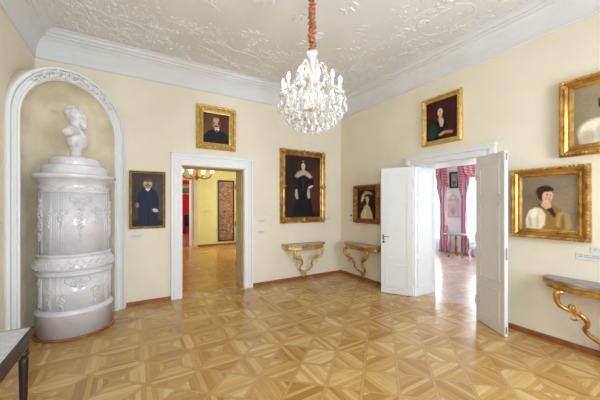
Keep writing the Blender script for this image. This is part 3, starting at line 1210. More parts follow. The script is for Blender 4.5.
def frame_mesh(W, H, prof, orn):
    """prof: (inset from outer edge, height off the wall). orn: list of (inset, height, spacing, size, style)"""
    b = MB()
    rings = []
    for p, h in prof:
        rings.append([b.bm.verts.new(q) for q in ((-W / 2 + p, -h, p), (W / 2 - p, -h, p), (W / 2 - p, -h, H - p), (-W / 2 + p, -h, H - p))])
    for k in range(len(rings) - 1):
        for i in range(4):
            j = (i + 1) % 4
            b._f([rings[k][i], rings[k][j], rings[k + 1][j], rings[k + 1][i]])
    for (p, h, sp, sz, style) in orn:
        cs = [(-W / 2 + p, p), (W / 2 - p, p), (W / 2 - p, H - p), (-W / 2 + p, H - p)]
        for i in range(4):
            a, c = cs[i], cs[(i + 1) % 4]
            L = math.hypot(c[0] - a[0], c[1] - a[1])
            n = max(2, int(L / sp))
            ang = math.atan2(c[1] - a[1], c[0] - a[0])
            for k in range(n):
                t = (k + 0.5) / n
                x, z = a[0] + (c[0] - a[0]) * t, a[1] + (c[1] - a[1]) * t
                if style == 'bead':
                    b.ell((x, -h, z), sz, None, 7, 5)
                elif style == 'rope':
                    b.ell((x, -h, z), (sz * 1.5, sz, sz * 0.62), Euler((0, -ang - 0.8, 0)), 7, 5)
                elif style == 'leaf':
                    b.ell((x, -h, z), (sz * 1.2, sz * 0.7, sz * 0.55), Euler((0, -ang + 0.9 * (-1) ** k, 0)), 7, 5)
                    b.ell((x, -h, z), (sz * 0.4, sz * 0.8, sz * 0.4), None, 6, 4)
    return b


def corner_orn(b, W, H, w, h, size, mids=True):
    """rocaille pieces on the corners and the middles of the sides"""
    spots = [(-W / 2 + w / 2, w / 2, 0), (W / 2 - w / 2, w / 2, 1), (W / 2 - w / 2, H - w / 2, 2), (-W / 2 + w / 2, H - w / 2, 3)]
    if mids:
        spots += [(0, w / 2, 4), (0, H - w / 2, 4), (-W / 2 + w / 2, H / 2, 5), (W / 2 - w / 2, H / 2, 5)]
    for (x, z, k) in spots:
        b.ell((x, -h, z), (size * 0.55, size * 0.35, size * 0.55), None, 8, 6)
        for q in range(8):
            t = q * PI / 4
            ln = size * (0.85 if q % 2 == 0 else 0.6)
            b.ell((x + math.cos(t) * ln * 0.7, -h + 0.004, z + math.sin(t) * ln * 0.7), (ln * 0.5, size * 0.22, size * 0.2), Euler((0, -t, 0)), 7, 5)


def picture(name, label, loc, rotz, W, H, fw, prof, orn, gold, bg, ops, seed, corners=None, n=110, inner=None, liner=None, tilt=0.0):
    t = thing(name, label, 'painting', loc, rotz)
    if tilt:
        t.rotation_euler = (tilt, 0, rotz)
    b = frame_mesh(W, H, prof, orn)
    if corners:
        corner_orn(b, W, H, fw, *corners)
    b.build('frame', gold, t)
    if liner:
        lw, lm = liner
        l = frame_mesh(W - 2 * fw + 2 * lw, H - 2 * fw + 2 * lw, [(0, 0.012), (0, prof[-1][1] + 0.012), (lw * 0.6, prof[-1][1] + 0.012), (lw, prof[-1][1] - 0.004), (lw, 0.01)], [])
        for v in l.bm.verts:
            v.co.z += fw - lw
        l.build('inner_liner', lm, t)
    iw, ih = W - 2 * fw + 0.01, H - 2 * fw + 0.01
    img, nx, ny = paint(iw, ih, bg, ops, n, seed)
    c = canvas(iw, ih, img, nx, ny, t, -0.022)
    c.location = (0, 0, fw - 0.005)
    return t


def P(*a):
    return a


SK = (214, 168, 136)      # skin
SKS = (176, 122, 92)
def prof_std(fw, d):
    return [(0, 0.0), (0, d * 0.55), (fw * 0.10, d * 0.75), (fw * 0.22, d), (fw * 0.34, d * 0.95), (fw * 0.42, d * 0.62), (fw * 0.62, d * 0.42), (fw * 0.74, d * 0.5), (fw * 0.82, d * 0.48), (fw * 0.90, d * 0.34), (fw, d * 0.30), (fw, 0.012)]


# 1 bearded man full figure, plain narrow gilt frame (far wall, left of doorway)
W, H, fw = 0.534, 0.955, 0.045
ops = [
    ('p', [(.0, 0), (1, 0), (1, .10), (0, .12)], (30, 34, 44), .05),
    ('p', [(.22, 0), (.20, .30), (.16, .45), (.20, .62), (.34, .72), (.52, .745), (.68, .71), (.80, .64), (.86, .48), (.84, .30), (.80, 0)], (20, 26, 48), .02),
    ('p', [(.30, 0), (.32, .5), (.44, .70), (.56, .70), (.66, .5), (.68, 0)], (26, 34, 64), .05),
    ('p', [(.50, 0), (.52, .5), (.54, .5), (.54, 0)], (14, 16, 30), .02),
    ('p', [(.42, .70), (.50, .66), (.58, .70), (.55, .75), (.46, .75)], (226, 226, 224), .01),
    ('e', .50, .80, .072, .088, 0, SK, .25), ('e', .50, .87, .070, .030, 0, (92, 74, 62), .4),
    ('e', .50, .772, .048, .026, 0, (110, 64, 44), .5), ('e', .50, .752, .030, .03, 0, (150, 112, 88), .5),
    ('e', .47, .815, .010, .006, 0, (40, 26, 20), .6), ('e', .53, .815, .010, .006, 0, (40, 26, 20), .6),
    ('e', .74, .30, .055, .035, -20, (206, 184, 172), .4), ('e', .17, .40, .03, .05, 0, (150, 118, 100), .4),
]
picture('portrait_painting', 'narrow portrait of a standing bearded man in a dark suit, left of the doorway', (-4.119, -0.0, 1.25), 0, W, H, fw, prof_std(fw, 0.045), [(fw * .25, .045, .03, .008, 'bead')], M['goldplain'], ((48, 44, 42), (78, 70, 62)), ops, 1, n=130)

# 2 man bust portrait over the doorway
W, H, fw = 0.725, 0.80, 0.125
ops = [
    ('e', .25, .5, .3, .6, 0, (96, 74, 44), .9), ('e', .85, .6, .2, .35, 0, (88, 40, 26), .9),
    ('p', [(.0, 0), (.04, .26), (.22, .40), (.42, .47), (.60, .47), (.78, .40), (.94, .28), (1, 0)], (22, 20, 22), .03),
    ('p', [(.42, .47), (.50, .36), (.62, .46), (.60, .52), (.46, .52)], (222, 218, 210), .015),
    ('p', [(.47, .46), (.51, .34), (.56, .45)], (30, 28, 30), .01),
    ('e', .50, .66, .125, .165, 0, SK, .2), ('e', .49, .80, .105, .05, 0, (196, 156, 128), .4), ('e', .60, .68, .03, .10, 0, (70, 52, 44), .5), ('e', .395, .66, .02, .07, 0, (96, 74, 62), .5),
    ('e', .49, .575, .07, .025, 0, (84, 50, 38), .4), ('e', .45, .68, .022, .010, 0, (42, 28, 24), .5), ('e', .54, .68, .022, .010, 0, (42, 28, 24), .5), ('e', .49, .63, .018, .03, 0, SKS, .6),
]
picture('portrait_painting', 'portrait of a moustached man in a broad pale gilt frame above the single doorway', (-2.992, -0.0, 2.67), 0, W, H, fw, prof_std(fw, 0.085), [(fw * .28, .085, .05, .024, 'leaf'), (fw * .72, .045, .03, .011, 'bead'), (fw * .08, .055, .035, .013, 'rope')], M['goldpale'], ((52, 36, 26), (78, 54, 34)), ops, 2, corners=(0.085, 0.035, False), liner=(0.018, M['trim']))

# 3 large full length lady with lace collar
W, H, fw = 1.155, 1.60, 0.125
ops = [
    ('e', .85, .4, .35, .5, 0, (78, 40, 26), .9),
    ('p', [(.0, 0), (1, 0), (1, .08), (0, .10)], (44, 24, 18), .05),
    ('p', [(.20, .02), (.28, .30), (.36, .50), (.30, .62), (.34, .70), (.50, .74), (.66, .70), (.70, .62), (.62, .50), (.72, .30), (.80, .02)], (16, 14, 17), .02),
    ('p', [(.26, .67), (.33, .73), (.44, .768), (.56, .768), (.68, .725), (.76, .67), (.69, .635), (.60, .67), (.52, .69), (.43, .67), (.33, .63)], (188, 178, 156), .03),
    ('p', [(.28, .45), (.34, .44), (.36, .30), (.31, .29), (.26, .36)], (176, 166, 156), .015),
    ('p', [(.62, .46), (.68, .46), (.70, .32), (.64, .30), (.60, .36)], (180, 168, 156), .015),
    ('p', [(.22, .62), (.32, .64), (.34, .46), (.27, .46)], (20, 18, 20), .02), ('p', [(.68, .64), (.80, .62), (.78, .50), (.66, .50)], (20, 18, 20), .02),
    ('e', .31, .43, .02, .03, 0, SK, .5), ('e', .71, .50, .06, .02, 25, (206, 186, 168), .5),
    ('p', [(.465, .74), (.535, .74), (.53, .80), (.47, .80)], SK, .01),
    ('e', .50, .872, .050, .044, 0, (44, 28, 22), .4), ('e', .50, .832, .038, .054, 0, (232, 190, 160), .25), ('e', .50, .912, .022, .014, 0, (150, 140, 120), .5),
    ('e', .488, .838, .006, .004, 0, (50, 34, 30), .6), ('e', .514, .838, .006, .004, 0, (50, 34, 30), .6), ('e', .50, .805, .010, .004, 0, (158, 74, 66), .6),
    ('p', [(.46, .62), (.54, .62), (.52, .42), (.48, .42)], (52, 42, 44), .02),
]
picture('portrait_painting', 'largest portrait, standing lady in black dress with white lace collar, above the wall console', (-1.087, -0.0, 1.245), 0, W, H, fw, prof_std(fw, 0.085), [(fw * .25, .085, .05, .016, 'leaf'), (fw * .72, .045, .035, .010, 'bead')], M['gold'], ((34, 20, 18), (54, 32, 25)), ops, 3, corners=(0.08, 0.075, True), n=150)

# right wall pictures: local +x runs towards -y
RZ = -PI / 2
# 4 lady with plumed hat
W, H, fw = 0.745, 0.83, 0.105
ops = [
    ('e', .2, .3, .2, .3, 0, (52, 36, 26), .9),
    ('p', [(.18, 0), (.20, .16), (.34, .34), (.42, .46), (.60, .48), (.72, .38), (.84, .16), (.86, 0)], (206, 186, 138), .04),
    ('p', [(.30, .0), (.40, .28), (.52, .34), (.50, .0)], (226, 210, 168), .05),
    ('p', [(.50, .46), (.60, .46), (.62, .58), (.54, .60)], SK, .02),
    ('e', .60, .73, .12, .085, 10, (70, 44, 30), .4), ('e', .57, .655, .075, .105, 10, (226, 184, 152), .25),
    ('e', .48, .80, .20, .085, 22, (150, 142, 116), .5), ('e', .32, .72, .07, .17, -25, (196, 186, 158), .6), ('e', .62, .88, .20, .06, -12, (176, 170, 142), .6), ('e', .56, .80, .16, .028, 12, (50, 32, 26), .5),
    ('e', .545, .67, .012, .007, 0, (50, 34, 30), .6), ('e', .60, .675, .012, .007, 0, (50, 34, 30), .6), ('e', .56, .615, .018, .007, 0, (160, 70, 62), .6),
]
picture('portrait_painting', 'portrait of a lady in a plumed hat, reddish gilt frame beside the door leaf', (0, -0.872, 1.242), RZ, W, H, fw, prof_std(fw, 0.075), [(fw * .28, .075, .04, .016, 'leaf'), (fw * .72, .042, .03, .009, 'bead')], M['goldold'], ((28, 18, 14), (48, 32, 22)), ops, 4, corners=(0.07, 0.03, False))

# 5 woman in green above the double doors
W, H, fw = 0.685, 0.80, 0.085
ops = [
    ('p', [(.04, 0), (.10, .20), (.20, .38), (.36, .50), (.50, .54), (.66, .48), (.72, .30), (.66, .10), (.62, 0)], (22, 20, 18), .03),
    ('p', [(.06, .08), (.12, .36), (.26, .44), (.38, .30), (.36, .10), (.20, .04)], (22, 62, 46), .04),
    ('p', [(.40, .54), (.48, .32), (.56, .30), (.60, .46), (.54, .56)], (196, 180, 144), .03),
    ('p', [(.42, .50), (.52, .50), (.53, .62), (.43, .62)], (206, 160, 124), .02),
    ('e', .43, .76, .095, .09, 30, (46, 30, 22), .35), ('e', .38, .68, .05, .10, 0, (46, 30, 22), .4), ('e', .475, .69, .072, .102, 0, (228, 180, 142), .22),
    ('e', .55, .14, .12, .04, 18, (206, 156, 116), .4), ('e', .70, .16, .10, .025, -15, (200, 150, 112), .4), ('p', [(.62, .12), (.86, .10), (.90, .16), (.70, .20)], (158, 128, 96), .03),
    ('e', .45, .715, .012, .006, 0, (40, 26, 22), .6), ('e', .505, .715, .012, .006, 0, (40, 26, 22), .6), ('e', .485, .65, .018, .006, 0, (150, 62, 50), .6),
]
picture('portrait_painting', 'portrait of a woman with green sleeve on dark ground, above the double doorway', (0, -2.574, 2.637), RZ, W, H, fw, prof_std(fw, 0.06), [], M['goldpale'], ((50, 18, 12), (66, 28, 18)), ops, 5)

# 6 woman in white puff sleeves (lower right)
W, H, fw = 0.744, 0.868, 0.115
ops = [
    ('e', .75, .7, .4, .4, 0, (152, 132, 106), .9), ('e', .2, .45, .2, .5, 0, (122, 104, 84), .9), ('e', .7, .9, .5, .2, 0, (134, 118, 98), .9),
    ('p', [(.16, 0), (.20, .2), (.34, .42), (.46, .50), (.60, .48), (.74, .36), (.84, .20), (.88, 0)], (150, 112, 52), .05),
    ('p', [(.08, .02), (.07, .20), (.14, .36), (.26, .42), (.38, .40), (.46, .28), (.44, .10), (.36, .0)], (224, 210, 182), .03),
    ('p', [(.14, .04), (.12, .22), (.18, .30), (.20, .06)], (196, 180, 150), .03), ('p', [(.28, .02), (.27, .26), (.31, .36), (.33, .04)], (198, 182, 152), .03), ('e', .24, .30, .05, .08, -20, (240, 232, 212), .8),
    ('p', [(.64, .08), (.66, .30), (.76, .36), (.88, .26), (.92, .08), (.84, 0)], (178, 148, 96), .04), ('p', [(.72, .02), (.72, .26), (.78, .30), (.80, .04)], (134, 104, 56), .04),
    ('p', [(.32, .47), (.40, .41), (.52, .34), (.60, .24), (.64, .28), (.58, .40), (.52, .46), (.42, .50)], (62, 34, 28), .03),
    ('p', [(.36, .46), (.46, .38), (.56, .42), (.54, .54), (.42, .56)], (222, 178, 146), .02),
    ('e', .43, .72, .125, .105, 20, (52, 32, 26), .3), ('e', .37, .64, .05, .08, 0, (52, 32, 26), .4),
    ('e', .49, .63, .080, .118, -8, (228, 184, 154), .22), ('e', .47, .585, .035, .03, 0, (226, 156, 132), .9), ('e', .45, .765, .115, .048, -6, (52, 32, 26), .4),
    ('e', .485, .652, .016, .007, 0, (44, 28, 24), .6), ('e', .545, .650, .013, .007, 0, (44, 28, 24), .6), ('e', .485, .675, .020, .005, 0, (70, 44, 34), .7), ('e', .525, .562, .018, .008, 0, (184, 66, 60), .5), ('e', .53, .605, .009, .02, 0, (204, 148, 120), .6),
]
picture('portrait_painting', 'portrait of a dark-haired woman with white puffed sleeve, lower of the two at the right', (0, -3.943, 1.232), RZ, W, H, fw, prof_std(fw, 0.085), [(fw * .16, .078, .036, .017, 'rope'), (fw * .76, .045, .026, .009, 'bead')], M['gold'], ((130, 114, 94), (150, 132, 108)), ops, 6, n=160)

# 7 lady in white, cut by the picture edge (upper right)
W, H, fw = 0.80, 0.875, 0.125
ops = [
    ('e', .3, .8, .3, .3, 0, (150, 136, 108), .9),
    ('p', [(.10, 0), (.08, .16), (.20, .34), (.34, .42), (.60, .42), (.76, .30), (.82, 0)], (206, 194, 170), .05),
    ('e', .30, .22, .20, .20, 20, (224, 214, 194), .35), ('e', .20, .12, .10, .12, 0, (190, 176, 150), .6), ('e', .45, .15, .10, .2, 0, (188, 176, 154), .7),
    ('p', [(.42, .40), (.54, .40), (.54, .54), (.44, .54)], (216, 172, 142), .02),
    ('e', .50, .62, .085, .115, 0, (222, 176, 146), .22), ('e', .48, .72, .11, .075, 0, (52, 34, 26), .35), ('e', .40, .66, .04, .08, 0, (52, 34, 26), .4),
    ('e', .47, .64, .012, .007, 0, (44, 28, 24), .6), ('e', .54, .64, .012, .007, 0, (44, 28, 24), .6), ('e', .505, .565, .018, .007, 0, (176, 64, 58), .5),
]
picture('portrait_painting', 'portrait of a lady in white gown, upper right, cut off by the edge', (0, -4.450, 2.197), RZ, W, H, fw, prof_std(fw, 0.085), [(fw * .20, .082, .032, .014, 'rope'), (fw * .72, .045, .03, .008, 'leaf')], M['gold'], ((120, 106, 84), (150, 134, 108)), ops, 7, n=130)

# ------------------------------------------------------------------ labels and small wall fittings
def plate(name, label, cat, loc, rotz, w, h, lines=2, th=0.008, m_=None):
    b = MB()
    b.cbox(-w / 2, -th, -h / 2, w / 2, 0, h / 2, 0.001)
    b.mi = 1
    for k in range(lines):
        z = h * (0.22 - 0.26 * k)
        x0 = -w * 0.42
        for q in range(4):
            ww = w * (0.14 + 0.07 * ((q * 7 + k * 3) % 3))
            if x0 + ww > w * (0.44 - 0.1 * k):
                break
            b.box(x0, -th - 0.0006, z, x0 + ww, -th + 0.001, z + h * 0.08)
            x0 += ww + w * 0.03
    return tag(b.build(name, [m_ or M['label'], M['labelprint']], None, loc, rotz), label, cat)


plate('picture_label', 'small white label below the portrait of the standing bearded man', 'label', (-4.27, 0, 1.13), 0, 0.20, 0.06)
plate('picture_label', 'upper of two small white labels right of the doorway casing', 'label', (-2.075, 0, 1.315), 0, 0.17, 0.06)
plate('picture_label', 'lower of two small white labels right of the doorway casing', 'label', (-2.085, 0, 1.085), 0, 0.16, 0.06)
plate('picture_label', 'small white label at the lower right of the largest portrait', 'label', (-0.40, 0, 1.325), 0, 0.14, 0.05)
plate('picture_label', 'small white label left of the plumed hat portrait near the corner', 'label', (0, -0.375, 1.29), RZ, 0.14, 0.06)
plate('picture_label', 'white label just above the grey console top, below the puffed sleeve portrait', 'label', (0, -4.315, 1.065), RZ, 0.25, 0.07)
plate('picture_label', 'upper white label at the right photo edge, right of the puffed sleeve portrait corner', 'label', (0, -4.43, 1.145), RZ, 0.25, 0.07)
b = MB()
b.tube([(0, 0, 0), (0, -0.02, 0)], 0.022, 14)
b.tube([(0, -0.02, 0), (0, -0.032, 0)], 0.010, 10)
tag(b.build('bell_push', M['goldold'], None, (0, -0.372, 1.40), RZ), 'small dark round wall fitting left of the plumed hat portrait', 'wall fitting')

# ------------------------------------------------------------------ gilded wall consoles
def serp(t, hw, d, e=0.0):
    """front outline of the console top: t from 0 (left end) to 1 (right end)"""
    x = -hw + 2 * hw * t
    s_ = math.sin(PI * t)
    y = -(d * (0.46 + 0.54 * max(s_, 0) ** 0.6) - 0.02 * math.cos(4 * PI * t) * max(s_, 0))
    return x, y - e


def console(label, loc, rotz, top_mat, gold, hw=0.50, d=0.30, zt=0.805):
    t = thing('console_table', label, 'console table', loc, rotz)

    def slab(e, z0, z1, hw_):
        b = MB()
        N = 24
        out = [(-hw_, -0.002)] + [serp(k / N, hw_, d, e) for k in range(N + 1)] + [(hw_, -0.002)]
        lo = [b.bm.verts.new((x, y, z0)) for x, y in out]
        hi = [b.bm.verts.new((x, y, z1)) for x, y in out]
        b._f(list(reversed(lo)))
        b._f(hi)
        for i in range(len(out)):
            j = (i + 1) % len(out)
            b._f([lo[i], lo[j], hi[j], hi[i]])
        return b
    s = slab(0.02, zt - 0.028, zt, hw + 0.02)
    bmesh.ops.bevel(s.bm, geom=[e for e in s.bm.edges if abs(e.verts[0].co.z - e.verts[1].co.z) < 1e-6], offset=0.007, segments=2, affect='EDGES')
    s.build('marble_top', top_mat, t)
    a = slab(0.010, zt - 0.062, zt - 0.028, hw + 0.005)
    b2 = slab(-0.012, zt - 0.11, zt - 0.062, hw - 0.02)
    a.merge(b2.bm)
    pts = [Vector((*serp(k / 24, hw + 0.005, d, 0.010), zt - 0.045)) for k in range(25)]
    a.tube(pts, 0.016, 8)
    pts = [Vector((*serp(k / 24, hw - 0.02, d, -0.012), zt - 0.108)) for k in range(25)]
    a.tube(pts, 0.010, 8)
    a.build('apron', gold, t)
    for sg in (-1, 1):
        pts = cr([(sg * 0.30, -0.26, zt - 0.125), (sg * 0.345, -0.285, zt - 0.13), (sg * 0.350, -0.29, zt - 0.19), (sg * 0.325, -0.285, zt - 0.265), (sg * 0.26, -0.26, zt - 0.305),
                  (sg * 0.19, -0.235, zt - 0.325), (sg * 0.135, -0.215, zt - 0.375), (sg * 0.125, -0.19, zt - 0.44), (sg * 0.155, -0.16, zt - 0.50), (sg * 0.12, -0.12, zt - 0.57), (sg * 0.03, -0.08, zt - 0.635)], 6)
        b = MB()
        b.tube(pts, lerp_list([0.022, 0.032, 0.030, 0.024, 0.022, 0.026, 0.026, 0.022, 0.020, 0.022, 0.018], len(pts)), 10)
        # curl at the head of the leg
        cc = Vector((sg * 0.335, -0.285, zt - 0.135))
        b.tube([cc + Vector((sg * 0.028 * math.cos(q * 0.6), -0.02, 0.028 * math.sin(q * 0.6))) * (1 - q * 0.06) for q in range(12)], 0.012, 8)
        b.build('leg', gold, t)
        o = MB()
        k0 = Vector((sg * 0.225, -0.255, zt - 0.315))
        for q in range(7):
            an = q * 0.5 + 0.2
            ln = 0.07
            o.ell(k0 + Vector((sg * math.cos(an) * 0.035, -0.012, math.sin(an) * 0.035)), (ln * 0.5, 0.014, 0.013), Euler((0, -an if sg > 0 else an + PI, 0)), 8, 5)
        o.tube([k0 + Vector((sg * (0.0 + 0.03 * math.cos(q * .55)), -0.01, 0.05 + 0.03 * math.sin(q * .55))) for q in range(11)], 0.009, 7)
        o.tube(cr([k0 + Vector((0, 0, -0.02)), k0 + Vector((-sg * 0.04, -0.01, -0.06)), k0 + Vector((-sg * 0.01, -0.01, -0.085)), k0 + Vector((sg * 0.02, -0.01, -0.06))], 5), 0.010, 7)
        o.build('acanthus_leaf', gold, t)
    f = MB()
    for (z, r) in ((zt - 0.655, 0.036), (zt - 0.70, 0.026), (zt - 0.735, 0.018), (zt - 0.76, 0.010)):
        f.ell((0, -0.065, z), (r, r * 0.8, r * 1.3), None, 10, 8)
    for q in range(9):
        an = -PI * q / 8
        f.ell((0.035 * math.cos(an), -0.075, zt - 0.665 + 0.035 * math.sin(an)), (0.03, 0.010, 0.010), Euler((0, -an, 0)), 7, 5)
    f.tube(cr([(0.0, -0.06, zt - 0.68), (0.0, -0.04, zt - 0.69), (0, -0.025, zt - 0.66), (0, -0.022, zt - 0.60)], 5), 0.018, 8)
    f.build('finial', gold, t)
    return t


console('gilded rococo wall console under the largest portrait', (-1.10, 0, 0), 0, M['marblepink'], M['goldpale'])
console('gilded rococo wall console in the corner beside the open door leaf', (0, -0.82, 0), RZ, M['marblepink'], M['gold'])
console('gilded rococo console with grey marble top at the right photo edge', (0, -4.45, 0), RZ, M['marblegrey'], M['gold'])

# ------------------------------------------------------------------ table at lower left
tb = thing('side_table', 'dark polished table with pale stone inset top at the lower left', 'table', (-5.21, -3.35, 0), 0)
x0, x1, y0, y1, zt = -0.285, 0.285, -0.75, 0.745, 0.78
MB().cbox(x0 + 0.02, y0 + 0.02, zt - 0.012, x1 - 0.028, y1 - 0.02, zt + 0.002, 0.002).build('stone_inset', M['tabletop'], tb)
b = MB()
for (a, c, e, f) in ((x0, y0, x1, y0 + 0.024), (x0, y1 - 0.024, x1, y1), (x0, y0 + 0.024, x0 + 0.024, y1 - 0.024), (x1 - 0.03, y0 + 0.024, x1, y1 - 0.024)):
    b.cbox(a, c, zt - 0.028, e, f, zt, 0.004)
b.box(x0 + 0.01, y0 + 0.01, zt - 0.03, x1 - 0.01, y1 - 0.01, zt - 0.014)
b.build('tabletop_frame', M['darkwood'], tb)
b = MB()
b.box(x0 + 0.03, y0 + 0.03, zt - 0.12, x1 - 0.03, y1 - 0.03, zt - 0.03)
b.build('apron', M['darkwood'], tb)
b = MB()
for z in (zt - 0.045, zt - 0.115):
    b.box(x1 - 0.031, y0 + 0.03, z, x1 - 0.027, y1 - 0.03, z + 0.005)
    b.box(x0 + 0.03, y1 - 0.031, z, x1 - 0.03, y1 - 0.027, z + 0.005)
b.build('brass_inlay', M['brass'], tb)
for (lx, ly) in ((x1 - 0.055, y1 - 0.055), (x0 + 0.055, y1 - 0.055), (x1 - 0.055, y0 + 0.055), (x0 + 0.055, y0 + 0.055)):
    b = MB()
    b.lathe([(0.012, 0), (0.020, 0.02), (0.014, 0.05), (0.017, 0.10), (0.026, zt - 0.24), (0.028, zt - 0.20), (0.020, zt - 0.185), (0.032, zt - 0.172), (0.034, zt - 0.16), (0.026, zt - 0.148), (0.030, zt - 0.13), (0.030, zt - 0.11)], lx, ly, 16)
    b.build('leg', M['darkwood'], tb)

# ------------------------------------------------------------------ crystal chandelier
CX, CY = -2.76, -2.914
ch = thing('crystal_chandelier', 'large lit crystal chandelier hanging on a red ruched cord from the ceiling', 'chandelier', (CX, CY, 2.40), 0.13)
Z = -2.40
def zz(z):
    return z + Z


pts = []
rd = []
for k in range(90):
    z = 3.22 + (ZC - 3.22) * k / 89
    pts.append((0.007 * math.sin(k * 0.31), 0.007 * math.cos(k * 0.43), zz(z)))
    rd.append(0.030 + 0.011 * math.sin(k * 1.35) + 0.005 * math.sin(k * 2.9))
b = MB()
b.tube(pts, rd, 12)
b.build('cord_sleeve', M['cordred'], ch)
MB().lathe([(0.0, zz(4.06)), (0.03, zz(4.06)), (0.07, zz(4.075)), (0.10, zz(4.10)), (0.11, zz(ZC))], seg=24).build('ceiling_rose', M['goldpale'], ch)
b = MB()
b.lathe([(0.0, zz(2.40)), (0.025, zz(2.43)), (0.03, zz(2.46)), (0.015, zz(2.49)), (0.05, zz(2.52)), (0.065, zz(2.56)), (0.05, zz(2.60)), (0.02, zz(2.63)), (0.026, zz(2.70)), (0.045, zz(2.76)), (0.03, zz(2.82)), (0.016, zz(2.86)), (0.022, zz(2.92)),
         (0.035, zz(2.96)), (0.022, zz(3.0)), (0.014, zz(3.04)), (0.02, zz(3.10)), (0.032, zz(3.14)), (0.055, zz(3.185)), (0.062, zz(3.20)), (0.03, zz(3.205)), (0.015, zz(3.23))], seg=20)
b.build('crystal_stem', M['crystal'], ch)
MB().lathe([(0.0, zz(2.585)), (0.05, zz(2.588)), (0.075, zz(2.60)), (0.085, zz(2.625)), (0.06, zz(2.64)), (0.0, zz(2.645))], seg=20).build('arm_hub', M['goldpale'], ch)

NA_ = 12
RB = 0.295
for k in range(NA_):
    a = 2 * PI * k / NA_
    c, s_ = math.cos(a), math.sin(a)
    prof2 = [(0.07, 2.62), (0.13, 2.58), (0.20, 2.56), (0.27, 2.60), (0.305, 2.67), (RB, 2.735)]
    b = MB()
    b.tube(cr([(r * c, r * s_, zz(z)) for r, z in prof2], 4), 0.009, 6)
    arm = b.build('candle_arm', M['crystal'], ch)
    b = MB()
    b.lathe([(0.010, zz(2.728)), (0.030, zz(2.735)), (0.046, zz(2.750)), (0.048, zz(2.756)), (0.012, zz(2.745))], RB * c, RB * s_, 12)
    b.build('drip_pan', M['crystal'], arm)
    b = MB()
    b.lathe([(0.011, zz(2.745)), (0.011, zz(2.845)), (0.008, zz(2.85))], RB * c, RB * s_, 10)
    b.build('candle_sleeve', M['trim'], arm)
    b = MB()
    b.lathe([(0.0, zz(2.848)), (0.009, zz(2.852)), (0.0145, zz(2.868)), (0.012, zz(2.885)), (0.005, zz(2.905)), (0.0, zz(2.915))], RB * c, RB * s_, 8)
    b.build('bulb', M['bulb'], arm)
# upper scroll arms
for k in range(6):
    a = 2 * PI * k / 6 + 0.2
    c, s_ = math.cos(a), math.sin(a)
    b = MB()
    b.tube(cr([(0.015 * c, 0.015 * s_, zz(2.96)), (0.06 * c, 0.06 * s_, zz(3.05)), (0.105 * c, 0.105 * s_, zz(3.085)), (0.14 * c, 0.14 * s_, zz(3.04)), (0.125 * c, 0.125 * s_, zz(3.0))], 5), 0.008, 6)
    b.build('scroll_arm', M['crystal'], ch)
# pendants: 96 as parts
proto = MB().octa((0, 0, 0), 0.016, 0.075, 6)
pm = proto.build('crystal_pendant', M['crystal'], ch)
spots = []
for (n, r, z) in ((24, 0.345, 2.665), (24, 0.30, 2.60), (20, 0.24, 2.535), (14, 0.165, 2.485), (8, 0.09, 2.455), (6, 0.135, 2.99)):
    for k in range(n):
        a = 2 * PI * (k + 0.37 * (n % 5)) / n
        spots.append((r * math.cos(a), r * math.sin(a), zz(z)))
for i, sp in enumerate(spots):
    o = pm if i == 0 else pm.copy()
    if i:
        COL.objects.link(o)
        o.parent = ch
    o.location = sp
    o.rotation_euler = (0, 0, i * 0.7)
b = MB()
rnd = random.Random(11)
def swag(b, p, q, drop, n, r):
    for k in range(n + 1):
        t = k / n
        x = p[0] + (q[0] - p[0]) * t
        y = p[1] + (q[1] - p[1]) * t
        z = p[2] + (q[2] - p[2]) * t - drop * 4 * t * (1 - t)
        b.octa((x, y, z + r), r, 2 * r, 5, 0.5)


for k in range(NA_):
    a = 2 * PI * k / NA_
    a2 = 2 * PI * (k + 1) / NA_
    pa = (RB * math.cos(a), RB * math.sin(a), zz(2.74))
    pb = (RB * math.cos(a2), RB * math.sin(a2), zz(2.74))
    swag(b, pa, pb, 0.05, 8, 0.008)
    swag(b, (0.14 * math.cos(a), 0.14 * math.sin(a), zz(3.03)), pa, 0.05, 17, 0.008)
    swag(b, (0.03 * math.cos(a), 0.03 * math.sin(a), zz(2.86)), pa, 0.06, 13, 0.008)
    swag(b, (0.34 * math.cos(a), 0.34 * math.sin(a), zz(2.66)), (0.05 * math.cos(a), 0.05 * math.sin(a), zz(2.46)), 0.05, 16, 0.009)
for k in range(320):
    a = rnd.uniform(0, 2 * PI)
    r = rnd.uniform(0.10, 0.34)
    z = 2.50 + (r - 0.1) * 0.7 + rnd.uniform(0, 0.16)
    b.octa((r * math.cos(a), r * math.sin(a), zz(z)), rnd.uniform(.008, .014), rnd.uniform(.03, .06), 5)
o = b.build('crystal_beads', M['crystal'], ch)
o['kind'] = 'stuff'

# ------------------------------------------------------------------ yellow room beyond the far wall
YA = 6.10
struct('floor_yellow_room', MB().box(-6.2, 0.22, -0.10, 0.3, YA + 0.25, 0), M['parquet2'], 'golden parquet floor of the yellow room', 'floor')
b = MB()
FD = (-3.55, -2.37)
b.box(FD[1], YA, 0, 0.0, YA + 0.5, 4.2)
b.box(-6.0, YA, 0, FD[0], YA + 0.5, 4.2)
b.box(FD[0], YA, 2.62, FD[1], YA + 0.5, 4.2)
struct('wall_yellow_room_far', b, M['yellow'], 'yellow wall seen through the doorway', 'wall')
struct('wall_yellow_room_right', MB().box(0.0, TA, 0, 0.3, 3.5, 4.2).box(0, 5.1, 0, .3, YA, 4.2).box(0, 3.5, 0, .3, 5.1, .6).box(0, 3.5, 3.2, .3, 5.1, 4.2), M['yellow'], 'yellow right wall with an opening added for the fill lamp', 'wall')  # opening invented to let the added lamp shine in
b = MB()
b.box(-6.3, TA, 0, -6.0, YA, 4.2)
struct('wall_yellow_room_left', b, M['yellow'], 'yellow wall left in the yellow room', 'wall')
